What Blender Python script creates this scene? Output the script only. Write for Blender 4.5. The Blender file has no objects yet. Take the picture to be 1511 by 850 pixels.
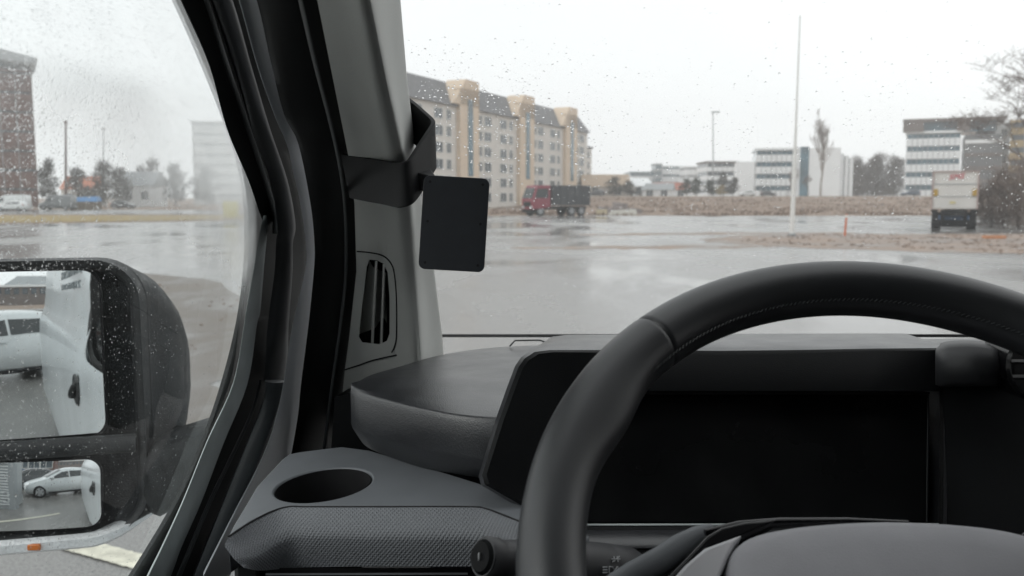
import bpy, bmesh, math, random
from mathutils import Vector, Matrix, noise
random.seed(7)
sc = bpy.context.scene
col = sc.collection
R = math.radians

# ------------------------------------------------------------------ camera
FPX, PW, PH = 1280.0, 1511.0, 850.0
HC = 1.9                                    # eye height in the van cab
PITCH = math.atan(133.0 / FPX)
cam = bpy.data.cameras.new('camera'); camo = bpy.data.objects.new('camera', cam)
col.objects.link(camo)
camo.location = (0, 0, HC); camo.rotation_euler = (R(90) - PITCH, 0, 0)
cam.sensor_width = 36.0; cam.lens = 36.0 * FPX / PW
cam.clip_start = 0.02; cam.clip_end = 4000
cam.dof.use_dof = True; cam.dof.focus_distance = 0.74; cam.dof.aperture_fstop = 12.0
sc.camera = camo

# ------------------------------------------------------------------ sky and sun (flat winter overcast)
w = bpy.data.worlds.new('World'); sc.world = w; w.use_nodes = True
nt = w.node_tree; nt.nodes.clear()
out = nt.nodes.new('ShaderNodeOutputWorld'); bg = nt.nodes.new('ShaderNodeBackground')
sky = nt.nodes.new('ShaderNodeTexSky'); sky.sky_type = 'NISHITA'; sky.sun_disc = False
sky.sun_elevation = R(32); sky.sun_rotation = R(60); sky.dust_density = 4.0; sky.air_density = 1.0
hs = nt.nodes.new('ShaderNodeHueSaturation'); hs.inputs['Saturation'].default_value = 0.15
mx = nt.nodes.new('ShaderNodeMix'); mx.data_type = 'RGBA'
mx.inputs[0].default_value = 0.90
mx.inputs[7].default_value = (8.0, 8.2, 8.3, 1)          # even cloud layer over the clear sky
nt.links.new(sky.outputs[0], hs.inputs['Color']); nt.links.new(hs.outputs[0], mx.inputs[6])
# slow cloud mottling
tcw = nt.nodes.new('ShaderNodeTexCoord'); nzw = nt.nodes.new('ShaderNodeTexNoise'); nzw.inputs['Scale'].default_value = 2.2
nzw.inputs['Detail'].default_value = 3
mrw = nt.nodes.new('ShaderNodeMapRange'); mrw.inputs[3].default_value = 0.90; mrw.inputs[4].default_value = 1.06
mulw = nt.nodes.new('ShaderNodeMix'); mulw.data_type = 'RGBA'; mulw.blend_type = 'MULTIPLY'; mulw.inputs[0].default_value = 1
nt.links.new(tcw.outputs['Generated'], nzw.inputs['Vector']); nt.links.new(nzw.outputs[0], mrw.inputs[0])
nt.links.new(mx.outputs[2], mulw.inputs[6]); nt.links.new(mrw.outputs[0], mulw.inputs[7])
nt.links.new(mulw.outputs[2], bg.inputs[0]); bg.inputs[1].default_value = 0.12
nt.links.new(bg.outputs[0], out.inputs[0])
sun = bpy.data.lights.new('sun', 'SUN'); sun.energy = 0.6; sun.angle = R(40); sun.color = (1, .97, .93)
suno = bpy.data.objects.new('sun', sun); col.objects.link(suno)
suno.rotation_euler = (R(58), 0, R(-60)); suno.location = (30, 20, 60)
sc.view_settings.view_transform = 'Standard'; sc.view_settings.look = 'None'
sc.view_settings.gamma = 1.0; sc.view_settings.exposure = 0.36
sc.render.engine = 'CYCLES'
sc.cycles.max_bounces = 10; sc.cycles.transparent_max_bounces = 24
sc.cycles.transmission_bounces = 8; sc.cycles.glossy_bounces = 5; sc.cycles.diffuse_bounces = 4
sc.cycles.caustics_reflective = False; sc.cycles.caustics_refractive = False
sc.cycles.use_denoising = True; sc.cycles.volume_bounces = 4

# ------------------------------------------------------------------ view rays: place by distance or by plane
ST, CT = math.sin(PITCH), math.cos(PITCH)
def ray(px, py):
    a = (px - PW / 2) / FPX; b = (PH / 2 - py) / FPX
    return Vector((a, CT + b * ST, -ST + b * CT))
def U(px, py, t):
    v = ray(px, py) * t; return Vector((v.x, v.y, v.z + HC))
def tD(px, py, bias=0.0):                   # driver's door plane, leaning in towards the roof
    r = ray(px, py); return (-.248 + bias) / (r.x - .22 * r.z)
def D(px, py, bias=0.0): return U(px, py, tD(px, py, bias))
def tW(px, py):
    r = ray(px, py); return .86 / (r.y + 1.3 * r.z)
def tT(px, py):                             # tilted tray plane
    r = ray(px, py); return (-.237 - .03 * .72 + .08 * .156) / (r.z - .03 * r.y - .08 * r.x)
def T(px, py, dt=0): return U(px, py, tT(px, py) + dt)
def tZ(px, py, z): return z / ray(px, py).z
def F(px, py, Y):
    return U(px, py, Y / ray(px, py).y)
def X_at(px, Y): return (px - PW / 2) / FPX * Y

def interp(rows, y):                        # rows: [(y, v), ...] sorted
    if y <= rows[0][0]:
        (a, va), (b, vb) = rows[0], rows[1]
    elif y >= rows[-1][0]:
        (a, va), (b, vb) = rows[-2], rows[-1]
    else:
        for k in range(len(rows) - 1):
            if rows[k][0] <= y <= rows[k + 1][0]:
                (a, va), (b, vb) = rows[k], rows[k + 1]; break
    return va + (vb - va) * (y - a) / (b - a)

def cr(pts, n, closed=False):               # Catmull-Rom resample, n samples per span
    P = [Vector(p) for p in pts]; o = []
    m = len(P); spans = m if closed else m - 1
    for i in range(spans):
        p1 = P[i]; p2 = P[(i + 1) % m]
        p0 = P[i - 1] if (closed or i > 0) else p1 * 2 - p2
        p3 = P[(i + 2) % m] if (closed or i + 2 < m) else p2 * 2 - p1
        for k in range(n):
            t = k / n
            o.append(.5 * ((2 * p1) + (p2 - p0) * t + (2 * p0 - 5 * p1 + 4 * p2 - p3) * t * t + (3 * p1 - p0 - 3 * p2 + p3) * t ** 3))
    if not closed: o.append(P[-1].copy())
    return o

# ------------------------------------------------------------------ materials
MATS = {}
def nodes_of(name):
    m = bpy.data.materials.new(name); m.use_nodes = True
    n = m.node_tree; b = n.nodes['Principled BSDF']
    MATS[name] = m
    return m, n, b
def mat(name, c, rough=.6, metal=0., var=.12, vscale=4., bump=0., bscale=400., spec=.5, coat=0., rvar=0., coords='Object'):
    if name in MATS: return MATS[name]
    m, n, b = nodes_of(name)
    b.inputs['Roughness'].default_value = rough; b.inputs['Metallic'].default_value = metal
    b.inputs['Specular IOR Level'].default_value = spec
    b.inputs['Coat Weight'].default_value = coat; b.inputs['Coat Roughness'].default_value = .08
    tc = n.nodes.new('ShaderNodeTexCoord')
    nz = n.nodes.new('ShaderNodeTexNoise'); nz.inputs['Scale'].default_value = vscale; nz.inputs['Detail'].default_value = 6
    n.links.new(tc.outputs[coords], nz.inputs['Vector'])
    rp = n.nodes.new('ShaderNodeValToRGB')
    rp.color_ramp.elements[0].position = .3; rp.color_ramp.elements[1].position = .7
    rp.color_ramp.elements[0].color = [x * (1 - var) for x in c] + [1]
    rp.color_ramp.elements[1].color = [min(1, x * (1 + var)) for x in c] + [1]
    n.links.new(nz.outputs[0], rp.inputs[0]); n.links.new(rp.outputs[0], b.inputs['Base Color'])
    if rvar:
        mr = n.nodes.new('ShaderNodeMapRange'); mr.inputs[1].default_value = .3; mr.inputs[2].default_value = .7
        mr.inputs[3].default_value = max(.02, rough - rvar); mr.inputs[4].default_value = min(1, rough + rvar)
        n.links.new(nz.outputs[0], mr.inputs[0]); n.links.new(mr.outputs[0], b.inputs['Roughness'])
    if bump:
        vz = n.nodes.new('ShaderNodeTexVoronoi'); vz.inputs['Scale'].default_value = bscale
        n.links.new(tc.outputs[coords], vz.inputs['Vector'])
        bp = n.nodes.new('ShaderNodeBump'); bp.inputs['Strength'].default_value = bump; bp.inputs['Distance'].default_value = .3 / bscale
        n.links.new(vz.outputs[0], bp.inputs['Height']); n.links.new(bp.outputs[0], b.inputs['Normal'])
    return m

def glass_mat(name, tint=(.93, .95, .94), film=0., film_scale=3., fog=0., refl=(.55, .035)):
    m = bpy.data.materials.new(name); m.use_nodes = True; n = m.node_tree; n.nodes.clear(); MATS[name] = m
    o = n.nodes.new('ShaderNodeOutputMaterial'); tr = n.nodes.new('ShaderNodeBsdfTransparent'); tr.inputs[0].default_value = (*tint, 1)
    gl = n.nodes.new('ShaderNodeBsdfGlossy'); gl.inputs['Roughness'].default_value = .01
    lw = n.nodes.new('ShaderNodeLayerWeight'); lw.inputs[0].default_value = .5
    pw = n.nodes.new('ShaderNodeMath'); pw.operation = 'POWER'; pw.inputs[1].default_value = 5
    fr = n.nodes.new('ShaderNodeMath'); fr.operation = 'MULTIPLY_ADD'; fr.inputs[1].default_value = refl[0]; fr.inputs[2].default_value = refl[1]
    n.links.new(lw.outputs['Facing'], pw.inputs[0]); n.links.new(pw.outputs[0], fr.inputs[0])
    mix = n.nodes.new('ShaderNodeMixShader')
    n.links.new(fr.outputs[0], mix.inputs[0]); n.links.new(gl.outputs[0], mix.inputs[2])
    if film:
        tl = n.nodes.new('ShaderNodeBsdfTranslucent'); tl.inputs[0].default_value = (.86, .9, .9, 1)
        m2 = n.nodes.new('ShaderNodeMixShader'); n.links.new(tr.outputs[0], m2.inputs[1])
        if fog:                              # beads of condensation blur what lies behind as well as veiling it
            rf = n.nodes.new('ShaderNodeBsdfRefraction'); rf.inputs['IOR'].default_value = 1.06; rf.inputs['Roughness'].default_value = .32
            rf.inputs[0].default_value = (.93, .955, .95, 1)
            m3 = n.nodes.new('ShaderNodeMixShader'); m3.inputs[0].default_value = .55
            n.links.new(tl.outputs[0], m3.inputs[1]); n.links.new(rf.outputs[0], m3.inputs[2]); n.links.new(m3.outputs[0], m2.inputs[2])
        else: n.links.new(tl.outputs[0], m2.inputs[2])
        tc = n.nodes.new('ShaderNodeTexCoord'); nz = n.nodes.new('ShaderNodeTexNoise'); nz.inputs['Scale'].default_value = film_scale
        nz.inputs['Detail'].default_value = 8; nz.inputs['Roughness'].default_value = .65
        n.links.new(tc.outputs['Object'], nz.inputs['Vector'])
        mr = n.nodes.new('ShaderNodeMapRange'); mr.inputs[1].default_value = .3; mr.inputs[2].default_value = .75
        mr.inputs[3].default_value = film * .55; mr.inputs[4].default_value = film * 1.5
        n.links.new(nz.outputs[0], mr.inputs[0]); last = mr.outputs[0]
        if fog:                              # condensation creeping in from the upper front corner of the pane
            sx = n.nodes.new('ShaderNodeSeparateXYZ'); n.links.new(tc.outputs['Object'], sx.inputs[0])
            terms = []
            slope = n.nodes.new('ShaderNodeMath'); slope.operation = 'MULTIPLY_ADD'; slope.inputs[1].default_value = .35
            n.links.new(sx.outputs[1], slope.inputs[0]); n.links.new(sx.outputs[2], slope.inputs[2])
            for src, lo, hi, v0, v1 in ((slope.outputs[0], .185, .30, 0., 1.), (sx.outputs[1], -.22, .08, .68, 1.)):
                q = n.nodes.new('ShaderNodeMapRange'); q.interpolation_type = 'SMOOTHSTEP'
                q.inputs[1].default_value = lo; q.inputs[2].default_value = hi; q.inputs[3].default_value = v0; q.inputs[4].default_value = v1
                ad = n.nodes.new('ShaderNodeMath'); ad.operation = 'MULTIPLY_ADD'; ad.inputs[1].default_value = .10
                n.links.new(nz.outputs[0], ad.inputs[0]); n.links.new(src, ad.inputs[2]); n.links.new(ad.outputs[0], q.inputs[0]); terms.append(q)
            mu = n.nodes.new('ShaderNodeMath'); mu.operation = 'MULTIPLY'; n.links.new(terms[0].outputs[0], mu.inputs[0]); n.links.new(terms[1].outputs[0], mu.inputs[1])
            ma = n.nodes.new('ShaderNodeMath'); ma.operation = 'MULTIPLY_ADD'; ma.inputs[1].default_value = fog
            n.links.new(mu.outputs[0], ma.inputs[0]); n.links.new(last, ma.inputs[2]); last = ma.outputs[0]
        n.links.new(last, m2.inputs[0]); n.links.new(m2.outputs[0], mix.inputs[1])
        m['film'] = 1
    else:
        n.links.new(tr.outputs[0], mix.inputs[1])
    n.links.new(mix.outputs[0], o.inputs[0])
    return m

# ------------------------------------------------------------------ mesh builder
def wloc(o):
    v = Vector((0, 0, 0))
    while o is not None: v += o.location; o = o.parent
    return v
class MB:
    def __init__(s): s.v = []; s.f = []
    def add(s, vs, fs):
        k = len(s.v); s.v += [Vector(x) for x in vs]; s.f += [tuple(i + k for i in f) for f in fs]; return s
    def box(s, c, d, rz=0.):
        c = Vector(c); x, y, z = d[0] / 2, d[1] / 2, d[2] / 2
        M = Matrix.Rotation(rz, 3, 'Z')
        vs = [c + M @ Vector((i * x, j * y, k * z)) for k in (-1, 1) for j in (-1, 1) for i in (-1, 1)]
        return s.add(vs, [(0, 2, 3, 1), (4, 5, 7, 6), (0, 1, 5, 4), (2, 6, 7, 3), (0, 4, 6, 2), (1, 3, 7, 5)])
    def hexa(s, a, b):                      # two quads -> solid
        return s.add(list(a) + list(b), [(3, 2, 1, 0), (4, 5, 6, 7), (0, 1, 5, 4), (1, 2, 6, 5), (2, 3, 7, 6), (3, 0, 4, 7)])
    def loft(s, rings, closed=True, cap=True, loop=False):
        n = len(rings[0]); vs = [p for r in rings for p in r]; fs = []
        m = len(rings)
        for i in range(m if loop else m - 1):
            for j in range(n if closed else n - 1):
                a = i * n + j; b = i * n + (j + 1) % n; i2 = (i + 1) % m
                fs.append((a, b, i2 * n + (j + 1) % n, i2 * n + j))
        if cap and closed and not loop:
            fs.append(tuple(range(n - 1, -1, -1))); fs.append(tuple((m - 1) * n + k for k in range(n)))
        return s.add(vs, fs)
    def tube(s, path, r, n=8, cap=True):
        P = [Vector(p) for p in path]; rs = r if isinstance(r, (list, tuple)) else [r] * len(P)
        rings = []; ref = None
        for i, p in enumerate(P):
            d = (P[min(i + 1, len(P) - 1)] - P[max(i - 1, 0)]).normalized()
            if ref is None:
                ref = Vector((0, 0, 1)) if abs(d.z) < .9 else Vector((1, 0, 0))
            a = (ref - d * ref.dot(d)).normalized(); ref = a; b = d.cross(a)
            rings.append([p + (a * math.cos(2 * math.pi * k / n) + b * math.sin(2 * math.pi * k / n)) * rs[i] for k in range(n)])
        return s.loft(rings, True, cap)
    def slab(s, pts, off):                  # polygon extruded by a vector
        n = len(pts); off = Vector(off); p = [Vector(x) for x in pts]
        s.add(p + [x + off for x in p], [tuple(range(n - 1, -1, -1)), tuple(range(n, 2 * n))] + [(i, (i + 1) % n, n + (i + 1) % n, n + i) for i in range(n)])
        return s
    def ringslab(s, outer, inner, off):     # frame with an opening; equal point counts
        n = len(outer); off = Vector(off)
        o = [Vector(x) for x in outer]; i_ = [Vector(x) for x in inner]
        vs = o + i_ + [x + off for x in o] + [x + off for x in i_]; fs = []
        for k in range(n):
            q = (k + 1) % n
            fs += [(k, q, n + q, n + k), (2 * n + k, 3 * n + k, 3 * n + q, 2 * n + q), (k, 2 * n + k, 2 * n + q, q), (n + k, n + q, 3 * n + q, 3 * n + k)]
        return s.add(vs, fs)
    def mesh(s, name, origin=Vector((0, 0, 0))):
        me = bpy.data.meshes.new(name)
        me.from_pydata([tuple(x - origin) for x in s.v], [], s.f); me.update()
        bm = bmesh.new(); bm.from_mesh(me); bmesh.ops.recalc_face_normals(bm, faces=bm.faces); bm.to_mesh(me); bm.free()
        return me
    def build(s, name, m, parent=None, smooth=35, bevel=0., seg=2, local=False, subsurf=0):
        org = Vector((0, 0, 0)) if (local or parent is None) else wloc(parent)
        me = s.mesh(name, org)
        o = bpy.data.objects.new(name, me); col.objects.link(o)
        if parent is not None: o.parent = parent
        if m is not None: me.materials.append(m)
        if smooth:
            me.polygons.foreach_set('use_smooth', [True] * len(me.polygons)); me.set_sharp_from_angle(angle=R(smooth))
        if bevel:
            b = o.modifiers.new('bevel', 'BEVEL'); b.width = bevel; b.segments = seg; b.limit_method = 'ANGLE'; b.angle_limit = R(30)
            b.harden_normals = False
        if subsurf:
            b = o.modifiers.new('sub', 'SUBSURF'); b.levels = subsurf; b.render_levels = subsurf
        return o
def tag(o, label, cat, group=None, kind=None):
    o['label'] = label
    if cat: o['category'] = cat
    if group: o['group'] = group
    if kind: o['kind'] = kind
    return o
def thing(name, label, cat, loc=(0, 0, 0), rz=0., group=None):
    o = bpy.data.objects.new(name, None); col.objects.link(o); o.empty_display_size = .1
    o.location = loc; o.rotation_euler = (0, 0, rz)
    return tag(o, label, cat, group)
def struct(o): o['kind'] = 'structure'; return o
def cut(o, cutter_mb):
    c = cutter_mb.build('cutter', None, None, smooth=0)
    c.location = Vector((0, 0, 0)) - Vector((0, 0, 0))
    if o.parent is not None: c.location = -wloc(o.parent); c.parent = o.parent
    md = o.modifiers.new('cut', 'BOOLEAN'); md.object = c; md.operation = 'DIFFERENCE'; md.solver = 'EXACT'
    bpy.context.view_layer.update()
    dg = bpy.context.evaluated_depsgraph_get()
    me = bpy.data.meshes.new_from_object(o.evaluated_get(dg))
    o.modifiers.clear(); old = o.data; o.data = me; bpy.data.meshes.remove(old)
    cm = c.data; bpy.data.objects.remove(c); bpy.data.meshes.remove(cm)
    me.polygons.foreach_set('use_smooth', [True] * len(me.polygons)); me.set_sharp_from_angle(angle=R(35))
def rrect(x0, x1, y0, y1, r, n=6):          # rounded rectangle outline, 4*(n+1) points, (x, y)
    o = []
    for cx, cy, a0 in ((x1 - r, y0 + r, -90), (x1 - r, y1 - r, 0), (x0 + r, y1 - r, 90), (x0 + r, y0 + r, 180)):
        for k in range(n + 1):
            a = R(a0 + 90 * k / n); o.append((cx + r * math.cos(a), cy + r * math.sin(a)))
    return o

# ================================================================== MATERIALS OF THE CAB
M_dash = mat('dash_plastic', (.020, .0215, .0245), .34, bump=.45, bscale=900, var=.15, vscale=30, spec=.95, rvar=.05)
M_hood = mat('hood_plastic', (.0045, .005, .0055), .42, bump=.35, bscale=1100, var=.1, vscale=20, spec=.10)
M_tray = mat('tray_plastic', (.145, .155, .167), .5, bump=.25, bscale=1400, var=.06, vscale=25, spec=.4)
M_pillar = mat('pillar_trim', (.54, .55, .53), .75, bump=.35, bscale=700, var=.04, vscale=12, spec=.3)
M_rubber = mat('seal_rubber', (.005, .0055, .0055), .55, var=.25, vscale=20, spec=.35)
M_frame = mat('frame_plastic', (.016, .018, .019), .45, var=.15, vscale=18, spec=.45)
M_strip = mat('belt_strip', (.46, .51, .51), .6, var=.15, vscale=25, bump=.2, bscale=500, spec=.4)
M_paint_grey = mat('grey_primer', (.66, .69, .73), .45, var=.06, vscale=10)
M_leather = mat('leather', (.020, .0215, .024), .42, bump=.22, bscale=1500, var=.12, vscale=40, spec=.75)
M_leather2 = mat('leather_smooth', (.024, .027, .029), .45, bump=.15, bscale=1700, var=.12, vscale=40, spec=.45)
M_hub = mat('hub_plastic', (.30, .30, .32), .6, bump=.35, bscale=1200, var=.05, vscale=30, spec=.35)
M_satin = mat('satin_trim', (.50, .50, .52), .40, metal=.2, var=.05, vscale=30)
M_gloss = mat('gloss_black', (.006, .006, .007), .16, var=.1, spec=.5)
M_black = mat('matt_black', (.008, .008, .009), .7, var=.2, vscale=30, spec=.3)
M_mount = mat('mount_plastic', (.006, .0065, .0072), .6, bump=.15, bscale=1300, var=.15, vscale=30, spec=.3)
M_plate = mat('plate_plastic', (.022, .025, .030), .45, bump=.3, bscale=1000, var=.12, vscale=60, spec=.4)
M_screen = mat('screen_glass', (.003, .0033, .0036), .30, var=.3, vscale=9, spec=.3, rvar=.1)
M_symbol = mat('symbol_print', (.30, .31, .32), .6, var=.05)
M_white = mat('van_white', (.66, .70, .72), .35, var=.07, vscale=3, coat=.4)
M_housing = mat('mirror_housing', (.020, .022, .023), .55, var=.5, vscale=55, bump=.3, bscale=350, rvar=.15, spec=.4)
M_mirror = bpy.data.materials.new('mirror_silver'); M_mirror.use_nodes = True
_b = M_mirror.node_tree.nodes['Principled BSDF']; _b.inputs['Metallic'].default_value = 1; _b.inputs['Roughness'].default_value = .012
_b.inputs['Base Color'].default_value = (.86, .89, .89, 1)
M_windscreen = glass_mat('windscreen_glass', (.95, .96, .955), film=.015, film_scale=6)
M_sideglass = glass_mat('side_glass', (.93, .955, .95), film=.012, film_scale=7, fog=.75, refl=(.4, .003))
M_clear = glass_mat('clear_glass', (.8, .83, .83))
M_water = bpy.data.materials.new('rain_water'); M_water.use_nodes = True
_n = M_water.node_tree; _n.nodes.clear(); _o = _n.nodes.new('ShaderNodeOutputMaterial'); _g = _n.nodes.new('ShaderNodeBsdfGlass')
_g.inputs['IOR'].default_value = 1.33; _g.inputs['Roughness'].default_value = 0.0; _n.links.new(_g.outputs[0], _o.inputs[0])
# diamond weave of the dash trim
M_weave, _n, _b = nodes_of('weave_trim')
_b.inputs['Base Color'].default_value = (.165, .174, .187, 1); _b.inputs['Roughness'].default_value = .5; _b.inputs['Specular IOR Level'].default_value = .4
_tc = _n.nodes.new('ShaderNodeTexCoord'); _hs = []
for _a in (38, -38):
    _mp = _n.nodes.new('ShaderNodeMapping'); _mp.inputs['Rotation'].default_value = (0, 0, R(_a)); _mp.vector_type = 'TEXTURE'
    _wv = _n.nodes.new('ShaderNodeTexWave'); _wv.inputs['Scale'].default_value = 125; _wv.bands_direction = 'X'
    _n.links.new(_tc.outputs['UV'], _mp.inputs[0]); _n.links.new(_mp.outputs[0], _wv.inputs[0]); _hs.append(_wv)
_mm = _n.nodes.new('ShaderNodeMath'); _mm.operation = 'MULTIPLY'
_n.links.new(_hs[0].outputs[1], _mm.inputs[0]); _n.links.new(_hs[1].outputs[1], _mm.inputs[1])
_bp = _n.nodes.new('ShaderNodeBump'); _bp.inputs['Strength'].default_value = .85; _bp.inputs['Distance'].default_value = .0008
_n.links.new(_mm.outputs[0], _bp.inputs['Height']); _n.links.new(_bp.outputs[0], _b.inputs['Normal'])

# ================================================================== A-PILLAR
PL = [(-120, 440), (0, 468), (120, 492), (230, 514), (300, 523), (400, 526), (500, 515), (560, 507), (640, 500)]
PC = [(-120, 517), (0, 542), (120, 565), (230, 588), (300, 598), (400, 606), (500, 614), (560, 618), (640, 620)]
PR = [(-120, 580), (0, 590), (120, 600), (230, 614), (300, 622), (400, 640), (500, 652), (560, 656), (640, 660)]
def pil(py):
    l, c, r = interp(PL, py), interp(PC, py), interp(PR, py)
    tl = tD(l, py, .10); return l, c, r, tl, tl - .045, tW(r, py) - .012
def pil_t(px, py):                          # depth of the pillar's inner face
    l, c, r, tl, tc_, tr = pil(py)
    if px <= c: return tl + (tc_ - tl) * (px - l) / (c - l) - .004 * math.sin(math.pi * min(1, max(0, (px - l) / (c - l))))
    return tc_ + (tr - tc_) * (px - c) / (r - c)
pillar = thing('windscreen_pillar', 'light grey windscreen pillar trim with a narrow side air vent', 'pillar', U(580, 560, .98))
rings = []
for py in [-120, -60, 0, 60, 120, 180, 230, 265, 300, 350, 400, 450, 500, 545, 590, 640]:
    l, c, r, tl, tc_, tr = pil(py)
    ctl = [U(l, py, tl), U(l + (c - l) * .3, py, pil_t(l + (c - l) * .3, py)), U(l + (c - l) * .62, py, pil_t(l + (c - l) * .62, py)),
           U(c - 12, py, tc_ + .003), U(c, py, tc_ + .0035), U(c + 9, py, tc_ + .011), U(c + (r - c) * .6, py, tc_ + (tr - tc_) * .55), U(r, py, tr)]
    f = cr(ctl, 5)
    back = [U(r + 1, py, tr + .012), U(r - 12, py, tr + .05), U(l + 14, py, tl + .07), U(l + 4, py, tl + .02)]
    rings.append(f + back)
rings.insert(0, [p + Vector((.02, -.12, .17)) for p in rings[0]])
o = MB().loft(rings).build('pillar_trim', M_pillar, pillar, smooth=50)
# side vent: real opening, slats, black plate painting the cavity's shade
VO = [(545, 383), (556, 384), (566, 389), (572, 402), (575, 440), (575, 492), (571, 503), (560, 508), (534, 505), (529, 497), (532, 470), (538, 420), (541, 394)]
vf = [U(x, y, pil_t(x, y) - .02) for x, y in VO]; vb = [U(x * .985 + 8.5, y, pil_t(x, y) + .028) for x, y in VO]
cut(o, MB().loft([vf, vb]))
MB().slab([U(x * .985 + 8.5, y, pil_t(x, y) + .0275) for x, y in VO], (0, .004, 0)).build('vent_dark_back', M_black, pillar)
for xa, ya, xb, yb in ((555, 385, 549, 508), (566, 389, 562, 508)):
    s = MB()
    s.hexa([U(xa, ya, pil_t(xa, ya) + .004), U(xa + 2.6, ya, pil_t(xa, ya) + .004), U(xb + 2.6, yb, pil_t(xb, yb) + .004), U(xb, yb, pil_t(xb, yb) + .004)],
           [U(xa - 2, ya, pil_t(xa, ya) + .027), U(xa + .6, ya, pil_t(xa, ya) + .027), U(xb + .6, yb, pil_t(xb, yb) + .027), U(xb - 2, yb, pil_t(xb, yb) + .027)])
    s.build('vent_slat', M_pillar, pillar, bevel=.0006)
SE = [(527, 371), (548, 373), (566, 378), (577, 389), (582, 405), (585, 440), (585, 495), (582, 512), (578, 520)]
MB().tube([U(p.x, p.y, pil_t(p.x, p.y) - .0008) for p in cr([(x, y, 0) for x, y in SE], 5)], .0008, 5).build('seam', M_black, pillar)
MB().tube([U(p.x, p.y, pil_t(p.x, p.y) - .0008) for p in cr([(508, 546, 0), (530, 539, 0), (550, 532, 0), (585, 524, 0)], 5)], .0009, 5).build('seam', M_black, pillar)

# ================================================================== PHONE MOUNT ON THE PILLAR
mount = thing('device_mount', 'black plastic collar clipped round the pillar carrying a blank rectangular plate', 'mount', U(610, 270, .7))
band = [((508, 227), (521, 291), 'L'), ((530, 231), (540, 295), 0), ((560, 236), (567, 300), 0), ((582, 240), (585, 304), 0), ((592, 241), (594, 305), 0),
        ((600, 237), (604, 301), 0), ((612, 219), (617, 284), 0), ((624, 201), (628, 266), 0), ((632, 189), (635, 254), 0), ((636, 181), (638, 247), 0),
        ((633, 174), (636, 240), 0), ((622, 164), (628, 230), 0), ((607, 151), (616, 217), 0), ((592, 139), (602, 205), 0)]
dep = [.752, .737, .716, .699, .691, .689, .700, .712, .720, .726, .733, .744, .760, .772]
pts = [(U(*a, d), U(*b, d + .006)) for (a, b, _), d in zip(band, dep)]
tp = cr([p[0] for p in pts], 4); bt = cr([p[1] for p in pts], 4)
rings = []
for i in range(len(tp)):
    d = (tp[min(i + 1, len(tp) - 1)] - tp[max(i - 1, 0)]).normalized()
    up = (tp[i] - bt[i]).normalized(); nrm = d.cross(up).normalized() * .0036
    c1, c2 = tp[i], bt[i]
    rings.append([c1, c1 + nrm * .5 + up * .0008, c1 + nrm, c2 + nrm, c2 + nrm * .5 - up * .0008, c2])
MB().loft(rings).build('collar', M_mount, mount, smooth=50)
PLC = [(625.5, 258), (722, 263.5), (715, 402.5), (617, 396)]
q = [U(x, y, .688) for x, y in PLC]
ex = (q[1] - q[0]).normalized(); ez = (q[0] - q[3]).normalized(); ny = ex.cross(ez).normalized(); ny = ny if ny.y > 0 else -ny
hw = ((q[1] - q[0]).length + (q[2] - q[3]).length) / 4; hh = ((q[0] - q[3]).length + (q[1] - q[2]).length) / 4
pc = (q[0] + q[1] + q[2] + q[3]) / 4
plate = MB().slab([pc + ex * x + ez * y for x, y in rrect(-hw, hw, -hh, hh, .0052)], ny * .0036).build('plate', M_plate, mount, bevel=.0005)
for sx in (-1, 1):
    for sy in (-.86, .02, .86):
        c = pc + ex * (hw * .80 * sx) + ez * (hh * sy)
        MB().tube([c - ny * .0001, c - ny * .0004], .0011, 10).build('screw_hole', M_black, plate, local=False)
# short arm from collar to plate
aa = [U(603, 251, .700), U(606, 246, .716), U(633, 246.5, .722), U(645, 262, .694)]
dz = Vector((0, .002, -.014))
MB().hexa(aa, [p + dz for p in aa]).build('arm', M_satin if False else M_mount, mount, bevel=.0009)

# ================================================================== DRIVER'S DOOR, SEALS, GLASS
door = thing('driver_door', 'van door with black window frame, grey belt strip and misted wet side window', 'door', D(330, 700, 0))
def strip(name, rows, bl, br, m, bulge=.0, thick=.006, parent=None, n=6, smooth=60):
    P = cr([(a[0], a[1], a[2]) for a in rows], 5); rings = []
    for p in P:
        a = D(p.y, p.x, bl); b = D(p.z, p.x, br)
        nn = (Vector((0, 0, HC)) - (a + b) / 2); nn = Vector((nn.x, nn.y, nn.z * .2)).normalized()
        f = [a.lerp(b, k / n) + nn * bulge * math.sin(math.pi * k / n) ** .7 for k in range(n + 1)]
        rings.append(f + [b - nn * thick, a - nn * thick])
    return MB().loft(rings).build(name, m, parent or door, smooth=smooth)
G = [(-160, 203), (-80, 238), (0, 273), (94, 314), (188, 340), (265, 372), (312, 388), (345, 386), (400, 377), (460, 365), (480, 360), (567, 344), (654, 305), (741, 270), (828, 229), (940, 176)]
Pl = [(-160, 300), (-80, 327), (0, 353), (94, 379), (169, 405), (212, 423), (300, 443), (360, 451), (400, 450), (480, 432), (567, 418), (610, 409), (654, 396), (698, 377), (760, 345), (850, 300), (940, 255)]
Pr = [(-160, 325), (-80, 354), (0, 381), (94, 402), (169, 421), (212, 443), (300, 460), (360, 466), (400, 465), (480, 457), (567, 446), (610, 442), (654, 435), (698, 414), (760, 380), (850, 335), (940, 290)]
ys = [-160, -80, 0, 94, 188, 265, 312, 345, 400, 460, 480, 567, 654, 741, 828, 940]
BR_ = [(345, 392), (400, 387), (460, 382), (480, 377), (567, 363), (654, 328), (741, 295), (807, 266), (850, 250), (940, 211)]
strip('window_frame', [(y, (interp(G, y) - 6) if y < 330 else interp(BR_, y), interp(Pl, y) + 5) for y in ys], .006, .030, M_rubber, 0, .012)
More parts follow.
